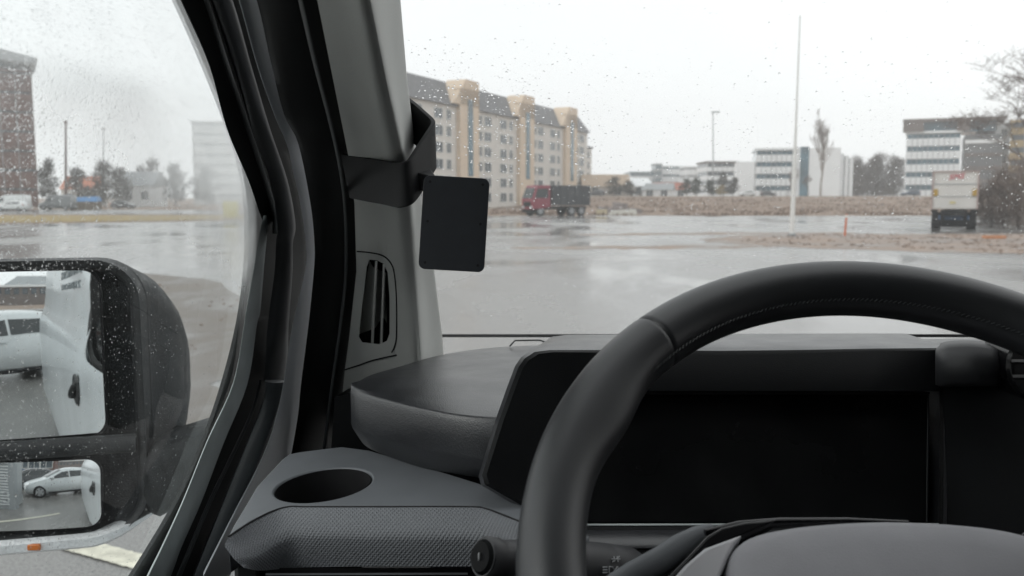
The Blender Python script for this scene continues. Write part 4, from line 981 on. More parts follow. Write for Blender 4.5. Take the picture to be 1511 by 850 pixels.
def house(name, label, px, Y, w_, h_, rh, d_, m_w, m_r, rz=0.):
    x = X_at(px, Y); t = thing(name, label, 'house', (x, Y, gh(x, Y) - .1), rz)
    MB().box((0, d_ / 2, h_ / 2), (w_, d_, h_)).build('wall', m_w, t, local=True, smooth=0)
    MB().add([(-w_ / 2 - .4, -.4, h_), (w_ / 2 + .4, -.4, h_), (w_ / 2 + .4, d_ + .4, h_), (-w_ / 2 - .4, d_ + .4, h_), (-w_ / 2 - .4, d_ / 2, h_ + rh), (w_ / 2 + .4, d_ / 2, h_ + rh)],
             [(0, 1, 5, 4), (2, 3, 4, 5), (0, 4, 3), (1, 2, 5), (3, 2, 1, 0)]).build('roof', m_r, t, local=True, smooth=0)
    for k in (-1, 1): put_window(t, WNm, k * w_ * .25, -.005, h_ * .55)
    return t
M_tile = mat('red_tile', (.36, .13, .09), .85, var=.2, vscale=.6); M_tan = mat('tan_roof', (.46, .36, .27), .85, var=.1, vscale=.4)
house('small_house', 'low house with pale tan roof right of the apartment block', 894, 210, 11, 2.4, 3.0, 8, M_cream, M_tan)
house('white_shed', 'small white gabled shed beyond the brown field', 948, 215, 5.5, 2.6, 2.0, 7, M_conc, M_conc, R(20))
house('red_roof_house', 'low house with faded red roof among the shrubs', 990, 225, 9, 1.8, 1.9, 7, M_conc, M_tile)
house('white_shed', 'white shed with long lean roof next to the red roofed house', 968, 212, 7, 1.6, 1.7, 7, M_conc, M_grey, R(-15))
house('white_house', 'white gable house through the misted side window', 205, 190, 7, 4.6, 3.2, 8, M_conc, M_grey)
house('orange_roof_house', 'house with orange tiled roof beyond the left car park', 118, 240, 9, 4.4, 3.6, 8, M_cream, mat('orange_tile', (.50, .17, .09), .85))

# ================================================================== VEHICLES
M_tyre = mat('tyre', (.016, .016, .017), .85); M_alloy = mat('alloy', (.42, .43, .44), .4, metal=.6, var=.05)
M_cglass = mat('car_glass', (.022, .028, .03), .08, var=.2, vscale=2, spec=.6)
M_hlamp = mat('headlamp', (.6, .62, .63), .12, coat=.6, var=.15, vscale=12); M_tlamp = mat('tail_lamp', (.35, .02, .02), .2, coat=.5)
def wheel_at(parent, x, y, r, w_, side):
    c = Vector((x, y, r)); rg = []
    for rr, dy in ((r * .62, -w_ / 2), (r * .9, -w_ / 2), (r, -w_ / 2 + .04), (r, w_ / 2 - .04), (r * .9, w_ / 2), (r * .62, w_ / 2)):
        rg.append([c + Vector((rr * math.cos(2 * math.pi * k / 24), dy, rr * math.sin(2 * math.pi * k / 24))) for k in range(24)])
    ty = MB().loft(rg, True, True).build('wheel', M_tyre, parent, local=True, smooth=40)
    rm = MB(); yo = side * (w_ / 2 + .004)
    for k in range(5):
        a = 2 * math.pi * k / 5; d = Vector((math.cos(a), 0, math.sin(a))); e = Vector((-math.sin(a), 0, math.cos(a)))
        p = c + Vector((0, yo, 0)); rm.hexa([p + d * .03 - e * .05, p + d * .03 + e * .05, p + d * r * .62 + e * .07, p + d * r * .62 - e * .07], [q - Vector((0, side * .03, 0)) for q in (p + d * .03 - e * .05, p + d * .03 + e * .05, p + d * r * .62 + e * .07, p + d * r * .62 - e * .07)])
    rm.tube([c + Vector((0, yo - side * .02, 0)), c + Vector((0, yo + side * .008, 0))], .06, 12)
    rg = [[c + Vector((rr * math.cos(2 * math.pi * k / 24), yo - side * dd, rr * math.sin(2 * math.pi * k / 24))) for k in range(24)] for rr, dd in ((r * .66, .0), (r * .6, -.004), (r * .57, .03))]
    rm.loft(rg, True, False); rm.build('rim', M_alloy, ty, local=True, smooth=40)
HATCH = [(1.99, .32, .50, .58, .55, .56, .46), (1.90, .24, .62, .70, .76, .70, .56), (1.55, .20, .78, .83, .83, .77, .62), (1.05, .19, .90, .95, .86, .80, .66), (.85, .19, .93, 1.02, .86, .81, .66),
         (.10, .19, .96, 1.40, .86, .83, .60), (-.45, .19, .98, 1.48, .86, .84, .60), (-1.1, .19, 1.0, 1.45, .86, .84, .58), (-1.6, .20, 1.02, 1.34, .85, .82, .56), (-1.88, .26, .98, 1.08, .80, .76, .54), (-1.97, .34, .62, .70, .68, .66, .52)]
VANS = [(2.6, .35, .70, .85, .75, .72, .6), (2.45, .28, .95, 1.1, .92, .88, .74), (1.9, .26, 1.15, 1.28, .98, .94, .78), (1.65, .26, 1.25, 1.4, .98, .95, .78), (1.0, .26, 1.3, 2.1, .98, .96, .76), (.5, .26, 1.3, 2.3, .98, .96, .8),
        (-1.0, .26, 1.3, 2.35, .98, .97, .82), (-2.4, .26, 1.3, 2.33, .98, .97, .82), (-2.6, .34, 1.2, 2.25, .93, .92, .8)]
def vehicle(name, label, cat, loc, rz, st, paint, wr=.31, wx=(1.28, -1.25), rear_glass=True, group=None, detail=True):
    t = thing(name, label, cat, loc, rz, group)
    def ring(s):
        x, zl, zb_, zr, wl, wb, wt = s
        h = [(0, zl), (wl * .85, zl), (wl, zl + .14), (wl + .025, zl + (zb_ - zl) * .55), (wl, zl + (zb_ - zl) * .72), (wb, zb_), (wt + (wb - wt) * .12, zr - .07 * min(1, (zr - zb_) / .3)), (wt * .8, zr - .01), (0, zr + .015)]
        return [Vector((x, y, z)) for y, z in h] + [Vector((x, -y, z)) for y, z in reversed(h[1:-1])]
    R0 = [ring(s) for s in st]; n = len(R0[0]); cols_ = [cr([r[j] for r in R0], 4) for j in range(n)]
    body = MB().loft([[cols_[j][i] for j in range(n)] for i in range(len(cols_[0]))]).build('body', paint, t, local=True, smooth=50)
    S = sorted([(s[0], s) for s in st]); 
    def par(x): return [interp([(a, s[k]) for a, s in S], x) for k in range(7)]
    def side(x, v, sg):
        _, zl, zb_, zr, wl, wb, wt = par(x); wtop = wt + (wb - wt) * .12; zz = zr - .07 * min(1, (zr - zb_) / .3)
        return Vector((x, sg * (wb + (wtop - wb) * v + .024), zb_ + (zz - zb_) * v))
    big = st is VANS
    wins = ([[(1.45, .05), (.55, .05), (.55, .72), (1.0, .72)]] if big else [[(.78, .10), (-.22, .08), (-.22, .86), (.12, .84), (.42, .74)], [(-.28, .08), (-1.28, .12), (-1.42, .5), (-1.15, .84), (-.28, .86)]])
    for sg in (-1, 1):
        for wn_ in wins: MB().slab([side(x, v, sg) for x, v in wn_], (0, -sg * .012, 0)).build('side_window', M_cglass, t, local=True, smooth=0)
    fx = (1.6, 1.0) if big else (.85, .12)
    def topc(x, k, off=.034):
        _, zl, zb_, zr, wl, wb, wt = par(x); return Vector((x + off * .5, k * wt * .92, zr + off - (.02 if abs(k) > .5 else 0)))
    MB().loft([[topc(fx[0] + (fx[1] - fx[0]) * i / 4, k) for k in (-1, -.5, 0, .5, 1)] for i in range(5)], False, False).build('windscreen', M_cglass, t, local=True, smooth=60)
    if rear_glass:
        MB().loft([[topc(-1.58 - .28 * i / 3, k, .014) + Vector((-.012, 0, 0)) for k in (-.9, 0, .9)] for i in range(4)], False, False).build('rear_window', M_cglass, t, local=True, smooth=60)
    for sg in (-1, 1):
        for x in wx: wheel_at(t, x * (1.35 if big else 1), sg * (.80 if not big else .9), wr, .21, sg)
        hx = st[1][0] - .02; hz = st[1][2]
        MB().box((hx - .12, sg * st[1][4] * .86, hz - .02), (.34, .20, .14)).build('headlight', M_hlamp, t, local=True, bevel=.04)
        MB().box((st[-2][0] + .03, sg * st[-2][4] * .95, .9), (.14, .10, .3)).build('tail_light', M_tlamp, t, local=True, bevel=.03)
        m = side(.62 if not big else 1.35, .12, sg); MB().box(m + Vector((0, sg * .10, .04)), (.12, .2, .13)).build('door_mirror', paint, t, local=True, bevel=.04)
        if not big:
            for x in (-.08, -1.05): MB().box(Vector((x, sg * .868, .86)), (.18, .03, .03)).build('door_handle', paint, t, local=True, bevel=.008)
            MB().box(Vector((-.25, sg * .872, .58)), (1.9, .012, .05)).build('door_crease', paint, t, local=True, bevel=.006)
            MB().box(Vector((-.2, sg * .845, .24)), (2.1, .05, .09)).build('sill', M_black, t, local=True, bevel=.02)
    MB().box((st[0][0] - .03, 0, .40), (.08, .8, .16)).build('grille', M_black, t, local=True, bevel=.02)
    return t
P_silver = mat('silver_paint', (.58, .61, .62), .28, metal=.15, var=.03, coat=.6)
P_dark = mat('dark_paint', (.035, .038, .042), .25, coat=.6); P_white = mat('white_paint', (.68, .70, .70), .3, coat=.5); P_blue = mat('blue_paint', (.03, .06, .10), .3, coat=.5)
P_grey = mat('grey_paint', (.15, .16, .165), .35, coat=.4)
vehicle('hatchback_car', 'silver white hatchback parked side-on behind the van, seen in the wing mirror', 'car', (-1.35, -8.4, 0), R(160), HATCH, P_silver)
vehicle('hatchback_car', 'dark hatchback parked beyond the silver one, seen in the lower mirror', 'car', (-3.9, -11.4, 0), R(160), HATCH, P_dark)
vehicle('hatchback_car', 'dark blue hatchback farthest in the row, seen in the lower mirror', 'car', (-6.6, -14.4, 0), R(160), HATCH, P_blue)
x = X_at(88, 135); vehicle('parked_van', 'dark grey van parked across the left car park', 'van', (x, 135, 0), R(180), VANS, P_grey, wr=.36, rear_glass=False)
x = X_at(8, 128); vehicle('parked_van', 'white van parked at the far left edge beyond the grass', 'van', (x, 130, 0), R(180), VANS, P_white, wr=.36, rear_glass=False)
x = X_at(60, 131); vehicle('parked_car', 'pale car parked in front of the dark grey van', 'car', (x - 1, 126, 0), R(180), HATCH, P_white)
x = X_at(185, 150); vehicle('parked_car', 'dark car parked right of the blue tarpaulin stack', 'car', (x, 150, 0), R(0), HATCH, P_dark)
x = X_at(876, 200); vehicle('parked_car', 'dark car parked below the tan roofed house', 'car', (x, 196, gh(x, 196)), R(180), HATCH, P_dark)
x = X_at(1128, 222); vehicle('parked_car', 'dark car parked in front of the white three-storey office', 'car', (x, 220, gh(x, 220)), R(0), HATCH, P_dark)
x = X_at(1096, 222); vehicle('parked_car', 'white car parked before the blank wing of the white office', 'car', (x, 219, gh(x, 219)), R(180), HATCH, P_white)
x = X_at(1372, 200); vehicle('parked_car', 'blue car half hidden left of the parked trailer', 'car', (x - 5, 200, gh(x, 200)), R(180), HATCH, P_blue)

# red truck with dark tipper body
M_red = mat('truck_red', (.22, .025, .045), .4, coat=.4, var=.06); M_tip = mat('tipper_grey', (.060, .062, .066), .6, var=.15, vscale=1.2)
x = X_at(816, 92)
tk = thing('tipper_truck', 'red cabbed truck with dark grey body parked before the apartment block', 'truck', (x, 92, 0), R(208))
MB().add([(1.0, -1.2, .9), (3.1, -1.2, .7), (3.1, 1.2, .7), (1.0, 1.2, .9), (1.0, -1.15, 3.2), (2.6, -1.1, 3.2), (2.6, 1.1, 3.2), (1.0, 1.15, 3.2), (3.15, -1.2, 1.75), (3.15, 1.2, 1.75)],
         [(0, 3, 2, 1), (0, 1, 8, 5, 4), (3, 7, 6, 9, 2), (1, 2, 9, 8), (8, 9, 6, 5), (4, 5, 6, 7), (0, 4, 7, 3)]).build('cab', M_red, tk, local=True, bevel=.06, smooth=30)
MB().slab([(3.14, -1.0, 1.86), (3.14, 1.0, 1.86), (2.74, .95, 2.9), (2.74, -.95, 2.9)], (.04, 0, .02)).build('windscreen', M_cglass, tk, local=True, smooth=0)
for sg in (-1, 1):
    MB().slab([(1.3, sg * 1.19, 1.9), (2.85, sg * 1.19, 1.9), (2.55, sg * 1.14, 2.85), (1.3, sg * 1.14, 2.85)], (0, sg * .02, 0)).build('side_window', M_cglass, tk, local=True, smooth=0)
    MB().box((3.12, sg * .85, .95), (.12, .36, .24)).build('headlight', M_hlamp, tk, local=True, bevel=.03)
    for wx_ in (2.2, -1.6, -2.8): wheel_at(tk, wx_, sg * 1.0, .52, .32, sg)
MB().box((3.14, 0, 1.25), (.06, 1.5, .5)).build('grille', M_black, tk, local=True)
MB().box((2.9, 0, .55), (.5, 2.4, .3)).build('bumper', M_black, tk, local=True, bevel=.05)
MB().box((-.6, 0, .85), (6.4, 1.0, .3)).build('chassis', M_black, tk, local=True)
MB().box((-1.5, 0, 2.15), (4.7, 2.5, 2.1)).build('body_box', M_tip, tk, local=True, bevel=.04)
for k in range(6):
    for sg in (-1, 1): MB().box((-3.7 + .88 * k, sg * 1.28, 2.15), (.12, .08, 2.1)).build('body_rib', M_tip, tk, local=True)
# white box trailer seen from behind
M_twhite = mat('trailer_white', (.62, .60, .57), .5, var=.06, vscale=.8); M_tblue = mat('trailer_blue', (.05, .10, .19), .5, var=.1); M_tred = mat('logo_red', (.55, .03, .06), .5)
M_tramber = mat('trailer_amber', (.42, .27, .06), .4)
TY = 52.; tx0, tx1 = X_at(1371.5, TY), X_at(1439, TY); tw_ = (tx1 - tx0) * .9
tl = thing('box_trailer', 'white box trailer seen from behind with red slanted lettering and blue bumper', 'trailer', ((tx0 + tx1) / 2, TY, 0), R(-27))
MB().box((0, 5.5, 2.37), (tw_, 11, 2.24)).build('box_body', M_twhite, tl, local=True, bevel=.03)
for sg in (-1, 1): MB().box((sg * (tw_ / 2 - .03), -.04, 2.37), (.07, .1, 2.26)).build('corner_post', mat('post_pinkish', (.40, .30, .28), .6), tl, local=True)
MB().box((0, -.03, 3.46), (tw_, .1, .07)).build('top_rail', MATS['post_pinkish'], tl, local=True)
MB().box((0, -.02, 2.72), (tw_ - .2, .05, .045)).build('door_seam', M_grey, tl, local=True)
MB().box((0, -.02, 1.98), (tw_ - .2, .04, .03)).build('door_seam', M_grey, tl, local=True)
for sg in (-1, 1): MB().box((sg * (tw_ / 2 - .20), -.05, 2.22), (.24, .06, .40)).build('reflector', M_tramber, tl, local=True)
MB().box((-.1, -.03, 1.62), (.30, .04, .14)).build('number_plate', mat('plate_yellow', (.60, .52, .25), .5), tl, local=True)
lg = text_part('SMS', .42, tl.location + Vector((-.40, -.04, 2.98)), (1, 0, .09), (0, 0, 1), M_tred, tl, ext=.01, shear=.35, wide=1.15)
MB().box((0, .2, .72), (tw_ - .8, .12, .26)).build('bumper', M_tblue, tl, local=True, bevel=.02)
MB().box((0, .5, 1.02), (tw_ - 1.2, .12, .16)).build('underrun_bar', M_tblue, tl, local=True)
MB().box((0, 3, 1.0), (1.2, 8, .3)).build('chassis', M_black, tl, local=True)
for sg in (-1, 1):
    MB().box((sg * (tw_ / 2 - .62), .1, .85), (.2, .1, .72)).build('bumper_bracket', M_black, tl, local=True)
    MB().box((sg * (tw_ / 2 - .18), .05, 1.12), (.36, .12, .18)).build('tail_light', M_black, tl, local=True)
    for yy in (1.3, 2.6, 3.9):
        wg = MB().tube([Vector((sg * (tw_ / 2 - .50), yy, .5)), Vector((sg * (tw_ / 2 - .02), yy, .5))], .5, 20).build('wheel', M_tyre, tl, local=True, smooth=40)
MB().box((0, .9, .42), (tw_ - .5, .05, .55)).build('mud_flap', M_black, tl, local=True)

# ================================================================== POLES, STAKES, SMALL THINGS
M_pole = mat('white_pole', (.72, .72, .70), .5, var=.05); M_stake = mat('orange_stake', (.55, .14, .05), .6)
px_, Yp = 1168, 43.5
base = Vector((X_at(1168, Yp), Yp, .01)); topp = F(1180.5, 26, Yp)
pl_ = thing('flag_pole', 'tall thin white pole standing in the muddy verge', 'pole', base)
MB().tube([base, base.lerp(topp, .3), base.lerp(topp, .52), topp], [.125, .105, .055, .03], 12).build('shaft', M_pole, pl_, smooth=60)
MB().tube([base + Vector((0, 0, -.02)), base + Vector((0, 0, .12))], .2, 12).build('base_plate', M_grey, pl_)
MB().tube([topp, topp + Vector((0, 0, .12))], [.05, .02], 10).build('finial', M_pole, pl_)
b0 = Vector((X_at(1246, 43.5), 43.5, 0.))
sk = thing('marker_stake', 'thin orange marker stake right of the white pole', 'stake', b0)
MB().tube([b0, b0 + Vector((.06, 0, 1.08))], [.055, .05], 8).build('stake', M_stake, sk); MB().box(b0 + Vector((.062, 0, .98)), (.13, .13, .12)).build('tape_band', M_pole, sk)
Yl = 262.; lb = Vector((X_at(1051, Yl), Yl, 2.)); lt = F(1052, 166, Yl)
lm = thing('lamp_post', 'tall thin grey lamp post behind the distant office', 'lamp post', lb)
MB().tube([lb, Vector((lt.x, lt.y, lt.z))], [.22, .14], 8).build('shaft', M_grey, lm, smooth=60)
MB().box(Vector((lt.x + .8, lt.y, lt.z + .1)), (2.4, .8, .35)).build('lamp_head', M_grey, lm)
Yl = 200.; lb = Vector((X_at(100, Yl), Yl, 0)); lt = F(97, 182, Yl)
ms = thing('radio_mast', 'thin brown mast rising beyond the left car park', 'mast', lb)
MB().tube([lb, lt], [.35, .2], 8).build('shaft', M_brick, ms); MB().box(lt + Vector((0, 0, .2)), (.5, .5, .8)).build('mast_head', M_brick, ms)
lb = Vector((X_at(154, 220.), 220., 0)); lt = F(153, 190, 220.)
ms = thing('thin_mast', 'faint thin pole seen through the misted window', 'mast', lb)
MB().tube([lb, lt], [.18, .1], 8).build('shaft', M_grey, ms); MB().box(lt, (.8, .3, .3)).build('lamp_head', M_grey, ms)
M_tarp = mat('blue_tarp', (.06, .20, .42), .5, var=.1); M_stack = mat('stack_wood', (.14, .11, .08), .9, var=.3, vscale=3)
x = X_at(131, 140); tp_ = thing('tarpaulin_stack', 'low stack of goods under a bright blue tarpaulin', 'stack', (x, 140, 0))
MB().box((0, 0, .7), (4.0, 1.8, 1.4)).build('stacked_goods', M_stack, tp_, local=True, bevel=.05)
MB().add([(-2.1, -1, 1.35), (2.1, -1, 1.3), (2.1, 1, 1.4), (-2.1, 1, 1.35), (-2.0, -.5, 1.95), (1.9, -.4, 2.15), (1.9, .6, 2.1), (-2.0, .6, 1.9)], [(0, 1, 5, 4), (1, 2, 6, 5), (2, 3, 7, 6), (3, 0, 4, 7), (4, 5, 6, 7)]).build('tarpaulin', M_tarp, tp_, local=True, bevel=.08)
x = X_at(342, 70); sg_ = thing('yellow_sign', 'yellow board on posts seen through the misted front edge of the window', 'sign', (x, 70, 0))
MB().box((0, 0, 1.0), (1.2, .06, 1.25)).build('board', mat('sign_yellow', (.58, .50, .10), .6), sg_, local=True, bevel=.01)
for k in (-1, 1): MB().box((k * .45, .06, .55), (.07, .06, 1.1)).build('post', M_grey, sg_, local=True)
x = X_at(935, 94); hp = thing('rubble_heap', 'low grey heap of rubble at the edge of the field', 'heap', (X_at(912, 105), 106, gh(16, 106) - .05))
rr = random.Random(11)
for k in range(26):
    a = rr.random() * 6.28; d = rr.random() ** .6; s_ = rr.uniform(.25, .8)
    mb = MB(); c = Vector((d * 2.6 * math.cos(a), d * 1.4 * math.sin(a), max(.1, 1.1 * (1 - d)) * rr.random()))
    vs = [c + Vector((rr.uniform(.5, 1) * i * s_, rr.uniform(.5, 1) * j * s_, rr.uniform(.4, .9) * k2 * s_)) for k2 in (-1, 1) for j in (-1, 1) for i in (-1, 1)]
    mb.add(vs, [(0, 2, 3, 1), (4, 5, 7, 6), (0, 1, 5, 4), (2, 6, 7, 3), (0, 4, 6, 2), (1, 3, 7, 5)]).build('rubble_block', mat('rubble', (.24, .21, .20), .9, var=.3, vscale=1.5), hp, local=True, smooth=0)
x = X_at(920, 95); br = thing('concrete_barrier', 'long pale concrete barrier lying at the edge of the car park', 'barrier', (x, 97, 0))
MB().slab([(-1.6, -.25, 0), (1.7, -.25, 0), (1.6, -.1, .62), (-1.0, -.1, .5)], (0, .5, 0)).build('barrier_block', mat('pale_concrete', (.56, .55, .50), .8, var=.1), br, local=True, bevel=.03)
x = X_at(890, 96); br = thing('concrete_barrier', 'short cream concrete block left of the long barrier', 'barrier', (x, 98, 0))
MB().box((0, 0, .3), (1.2, .5, .6)).build('barrier_block', mat('cream_concrete', (.55, .48, .34), .8, var=.1), br, local=True, bevel=.03)
x = X_at(1475, 40); pk = thing('orange_plank', 'orange plank lying on the verge by the thicket', 'plank', (x, 40.5, 0), R(4))
MB().box((0, 0, .08), (1.05, .22, .14)).build('board', mat('plank_orange', (.52, .24, .12), .7, var=.1), pk, local=True, bevel=.01)
MB().box((.3, .3, .05), (.9, .2, .1)).build('board', MATS['plank_orange'], pk, local=True, bevel=.01)

# ================================================================== TREES AND SHRUBS
M_bark = mat('bark', (.11, .095, .085), .95, var=.25, vscale=6); M_twig = mat('twigs', (.16, .13, .115), .95, var=.2, vscale=3)
M_dtwig = mat('dark_twigs', (.075, .075, .068), .95, var=.25, vscale=1.5); M_ever = mat('evergreen', (.035, .05, .038), .9, var=.4, vscale=1.)
M_wood = mat('wood_twigs', (.115, .10, .09), .95, var=.25, vscale=1.)
M_btwig = mat('brown_twigs', (.20, .16, .14), .95, var=.25, vscale=2)
def bare_tree(name, label, loc, h, seed, spread=.5, lv=5, r0=None, group=None, mt=None, kids=(3, 4), upward=.35, minr=.012, trunk_frac=.3, column=False):
    rr = random.Random(seed); t = thing(name, label, 'tree', loc, 0, group)
    tr_, cw = MB(), MB()
    def grow_(p, d, L, r, k):
        n = 4 if k > 0 else 5; path = [p]; q = p.copy(); dd = d.copy()
        for i in range(n):
            dd = (dd + Vector((rr.uniform(-1, 1), rr.uniform(-1, 1), rr.uniform(-.4, .8) * upward * 2)) * .16).normalized(); q = q + dd * L / n; path.append(q.copy())
        rs = [r * (1 - .55 * i / n) for i in range(n + 1)]
        (tr_ if k == 0 else cw).tube(path, [max(minr, x) for x in rs], 7 if k == 0 else (4 if k < 3 else 3), k < 2)
        if k >= lv: return
        nk = rr.randint(*kids) + (2 if k == 0 else 0) + (16 if k == 0 and column else 0)
        for j in range(nk):
            f = rr.uniform(.35 if k else (.22 if column else .45), 1.0); i = min(n - 1, int(f * n)); b = path[i].lerp(path[i + 1], f * n - i)
            ang = rr.random() * 6.283; side_ = Vector((math.cos(ang), math.sin(ang), 0))
            nd = (dd * (1 - spread) + side_ * spread + Vector((0, 0, upward * .5))).normalized()
            grow_(b, nd, L * (rr.uniform(.52, .78) * (1.0 if k else 1.05) if not (column and k == 0) else rr.uniform(.12, .2) + .2 * (1 - f)), r * (1 - .5 * f) * .58, k + 1)
    grow_(Vector((0, 0, -.1)), Vector((0, 0, 1)), h * trunk_frac * 1.3, r0 or h * .022, 0)
    tr_.build('trunk', mt or M_bark, t, local=True, smooth=60); cw.build('crown', mt or M_twig, t, local=True, smooth=60)
    return t
bare_tree('bare_tree', 'large bare tree spreading over the right edge of the view', (X_at(1545, 70), 70, 0), 15.5, 21, .62, 6, .30, kids=(3, 4), upward=.25, minr=.012, trunk_frac=.36)
x = X_at(1208, 190); bare_tree('bare_tree', 'slender bare tree in front of the white office', (x, 190, gh(x, 190)), 15.5, 5, .33, 5, .26, mt=mat('pale_twigs', (.30, .27, .25), .95), upward=.6, minr=.010, kids=(2, 4), trunk_frac=.70, column=True)
x = X_at(1160, 200); bare_tree('bare_tree', 'small bare tree left of the white pole before the office', (x, 200, gh(x, 200)), 7.5, 9, .4, 4, .12, upward=.5, minr=.018)
x = X_at(1190, 205); bare_tree('bare_tree', 'small bare sapling by the blue stair glazing', (x, 205, gh(x, 205)), 6, 19, .4, 4, .1, upward=.5, minr=.018)
def brush(mb, rr, c, rad, n, L, wd, up=.6):
    for _ in range(n):
        while True:
            v = Vector((rr.uniform(-1, 1), rr.uniform(-1, 1), rr.uniform(-1, 1)))
            if v.length < 1: break
        p = c + Vector((v.x * rad[0], v.y * rad[1], v.z * rad[2]))
        d = (Vector((rr.uniform(-1, 1), rr.uniform(-1, 1), rr.uniform(-.2, 1) + up))).normalized() * L * rr.uniform(.5, 1.3)
        s_ = d.orthogonal().normalized() * wd; s_ = Matrix.Rotation(rr.random() * 6.28, 3, d.normalized()) @ s_
        mb.add([p - s_, p + s_, p + d * .6 + s_ * .6, p + d], [(0, 1, 2), (0, 2, 3)])
def dense_tree(name, label, loc, h, seed, wd, m, group=None, cat='tree', n=900, tl=1.4, tw=.09, lo_=.16):
    rr = random.Random(seed); t = thing(name, label, cat, loc, 0, group); tr_ = MB(); cw = MB()
    tr_.tube([Vector((0, 0, -.1)), Vector((rr.uniform(-.2, .2), 0, h * .35)), Vector((rr.uniform(-.4, .4), 0, h * .8))], [h * .02, h * .014, h * .004], 6)
    for k in range(7):
        a = rr.random() * 6.28; z = h * rr.uniform(.2, .6); tr_.tube([Vector((0, 0, z)), Vector((math.cos(a) * wd * .6, math.sin(a) * wd * .6, z + h * .2))], [h * .008, h * .003], 4)
    for k in range(11):
        z = h * (lo_ + (.9 - lo_) * k / 10); ww = wd * ((1 - abs(k / 10 - .38) * .95) if lo_ > .1 else (1 - .5 * (k / 10) ** 2)) * rr.uniform(.6, 1.1); a = rr.random() * 6.28
        brush(cw, rr, Vector((math.cos(a) * ww * .4, math.sin(a) * ww * .4, z)), (ww * .75, ww * .75, h * .11), n // 11, tl, tw)
    tr_.build('trunk', M_bark, t, local=True, smooth=60); cw.build('crown', m, t, local=True, smooth=0); return t
labs = ['first dark tree beside the white office in the far row', 'dark tree second from the white office in the far row', 'dark tree third from the white office in the far row', 'dark tree in the middle of the far row', 'dark tree right of the middle of the far row', 'dark tree third from the blue banded office', 'dark tree second from the blue banded office', 'last dark tree beside the blue banded office']
for k in range(8):
    x = X_at(1261 + 9 * k, 255); dense_tree('wood_tree', labs[k], (x, 255 + (k % 3) * 4, gh(x, 255)), (9.5, 11.5, 10.2, 12.2, 11, 12, 10.6, 11.8)[k], 40 + k, 6.0, M_wood, 'row of dark trees between the offices', n=2600, tl=1.5, tw=.04, lo_=.04)
rr = random.Random(5)
lab2 = [('grey bushy tree beside the brick block', 75, 180, 9.5, 4), ('grey tree behind the blue tarpaulin', 120, 185, 8, 4), ('dark round tree right of the thin mast', 158, 175, 9, 4.2), ('grey tree left of the white gable house', 180, 185, 8, 3.6), ('dark tree behind the white gable house', 225, 205, 11, 5), ('grey tree right of the white gable house', 262, 190, 9, 4.4), ('pale tree in front of the misted tall building', 305, 200, 9, 4.5)]
for k, (l, px, Y, h, wd) in enumerate(lab2):
    dense_tree('hazy_tree', l + ', seen through the side window', (X_at(px, Y), Y, 0), h, 70 + k, wd, M_dtwig, 'trees beyond the left car park', n=900, tl=1.3, tw=.09)
lab3 = [('leafless shrub on the ridge by the tan roof', 905, 208, 4.5, 3, M_dtwig), ('leafless shrub between the tan roof and white shed', 925, 206, 3.4, 3, M_dtwig), ('dark green shrub right of the red roofed house', 1012, 205, 4., 2.2, M_ever), ('dark green shrub below the pale distant office', 1026, 204, 4.2, 2.4, M_ever), ('dark green shrub in front of the dark-roofed office', 1046, 204, 3.6, 2.3, M_ever), ('olive shrub below the tall lamp post', 1066, 205, 5.5, 2.2, M_dtwig), ('olive shrub left of the blank office wing', 1080, 206, 4.2, 1.8, M_dtwig)]
for k, (l, px, Y, h, wd, m) in enumerate(lab3):
    x = X_at(px, Y); dense_tree('shrub', l, (x, Y, gh(x, Y)), h, 90 + k, wd, m, 'shrubs beyond the field', 'shrub', n=600, tl=.8, tw=.07)
x = X_at(1062, 190); dense_tree('round_bush', 'small round yellowish bush at the field edge', (x, 190, gh(x, 190)), 2.2, 111, 1.5, mat('straw_bush', (.30, .24, .13), .95), None, 'shrub', n=500, tl=.5, tw=.05)
lab4 = ['brown thicket shrub nearest the trailer', 'brown thicket shrub second from the trailer', 'tall brown thicket shrub at the right edge', 'low brown thicket shrub at the foot of the bare tree', 'brown thicket shrub farthest right']
for k, (px, Y, h, wd) in enumerate(((1462, 58, 3.0, 1.6), (1480, 55, 3.6, 1.9), (1500, 56, 4.4, 2.0), (1522, 53, 4.0, 2.0), (1545, 55, 4.6, 2.2))):
    dense_tree('thicket_shrub', lab4[k], (X_at(px, Y), Y, 0), h, 120 + k, wd, M_btwig, 'brown thicket right of the trailer', 'shrub', n=1900, tl=.7, tw=.013, lo_=.03)
for k, px in enumerate((1448, 1455)):
    x = X_at(px, 90); dense_tree('hedge_shrub', ('low brown shrub just right of the trailer' if k else 'low brown shrub behind the trailer'), (x, 92, 0), 3.2, 140 + k, 1.8, M_btwig, 'brown thicket right of the trailer', 'shrub', n=700, tl=.7, tw=.03, lo_=.03)

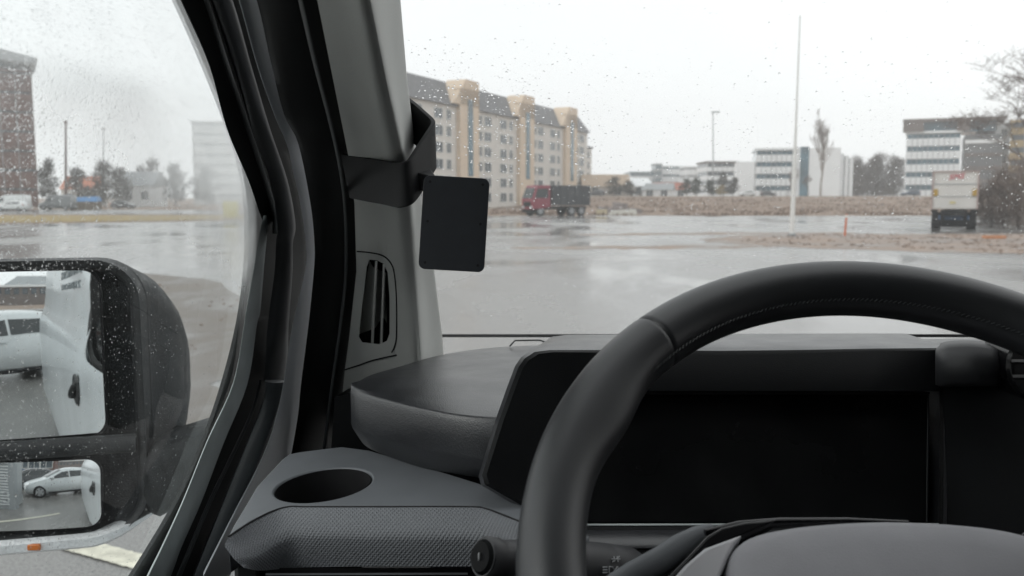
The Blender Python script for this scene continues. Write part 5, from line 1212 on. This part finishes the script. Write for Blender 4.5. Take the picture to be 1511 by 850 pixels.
# ================================================================== BEHIND THE VAN (mirror views)
M_corr = mat('corrugated', (.36, .38, .39), .5, metal=.3, var=.06)
t = thing('corrugated_shed', 'grey corrugated steel shed wall, seen in the lower mirror', 'shed', (-5.45, -5.5, 0))
MB().box((0, 0, 1.6), (5.2, 1.5, 3.2)).build('wall', M_corr, t, local=True)
for k in range(29): MB().box((0, .79, .2 + .105 * k), (5.1, .1, .05)).build('rib', mat('corr_light', (.62, .64, .65), .5), t, local=True)
MB().box((2.62, .62, 1.6), (.3, .4, 3.3)).build('corner_post', M_grey, t, local=True)
t = thing('hall_building', 'long dark hall with louvred band and hipped roof, seen in the upper mirror', 'building', (2, -112, 0))
MB().box((-4, 0, 2.2), (46, 12, 4.4)).build('wall', M_brown, t, local=True)
for k in range(24): MB().box((-26 + 1.9 * k, 6.05, 3.3), (1.2, .2, 1.4)).build('window', M_pane, t, local=True)
MB().box((-4, 0, 4.6), (47, 13, .5)).build('parapet', M_conc, t, local=True)
MB().add([(-6, -5, 4.85), (16, -5, 4.85), (16, 5, 4.85), (-6, 5, 4.85), (-3, -2, 7.0), (13, -2, 7.0), (13, 2, 7.0), (-3, 2, 7.0)], [(0, 1, 5, 4), (1, 2, 6, 5), (2, 3, 7, 6), (3, 0, 4, 7), (4, 5, 6, 7)]).build('roof', M_grey, t, local=True)
t = thing('brick_shop', 'low red brick building behind the cars, seen in the lower mirror', 'building', (-9, -42, 0))
MB().box((-2, 0, 2.4), (12, 8, 4.8)).build('wall', M_brick, t, local=True)
MB().box((-2, 0, 4.9), (12.4, 8.4, .3)).build('parapet', M_conc, t, local=True)
for k in range(4): put_window(t, WWm, -6 + 2.7 * k, 4.005, 2.2, R(180))

# ================================================================== DAMP AIR
M_haze = bpy.data.materials.new('damp_air'); M_haze.use_nodes = True; _n = M_haze.node_tree; _n.nodes.clear()
_o = _n.nodes.new('ShaderNodeOutputMaterial'); _v = _n.nodes.new('ShaderNodeVolumePrincipled')
_v.inputs['Color'].default_value = (.985, .987, .99, 1); _v.inputs['Density'].default_value = .0010; _v.inputs['Anisotropy'].default_value = .35
_n.links.new(_v.outputs[0], _o.inputs['Volume'])
hz_ = MB().box((0, 170, 22), (620, 560, 47)).build('haze', M_haze, None, smooth=0)
hz_['kind'] = 'stuff'; hz_['label'] = 'thin pale rain haze over the whole place'
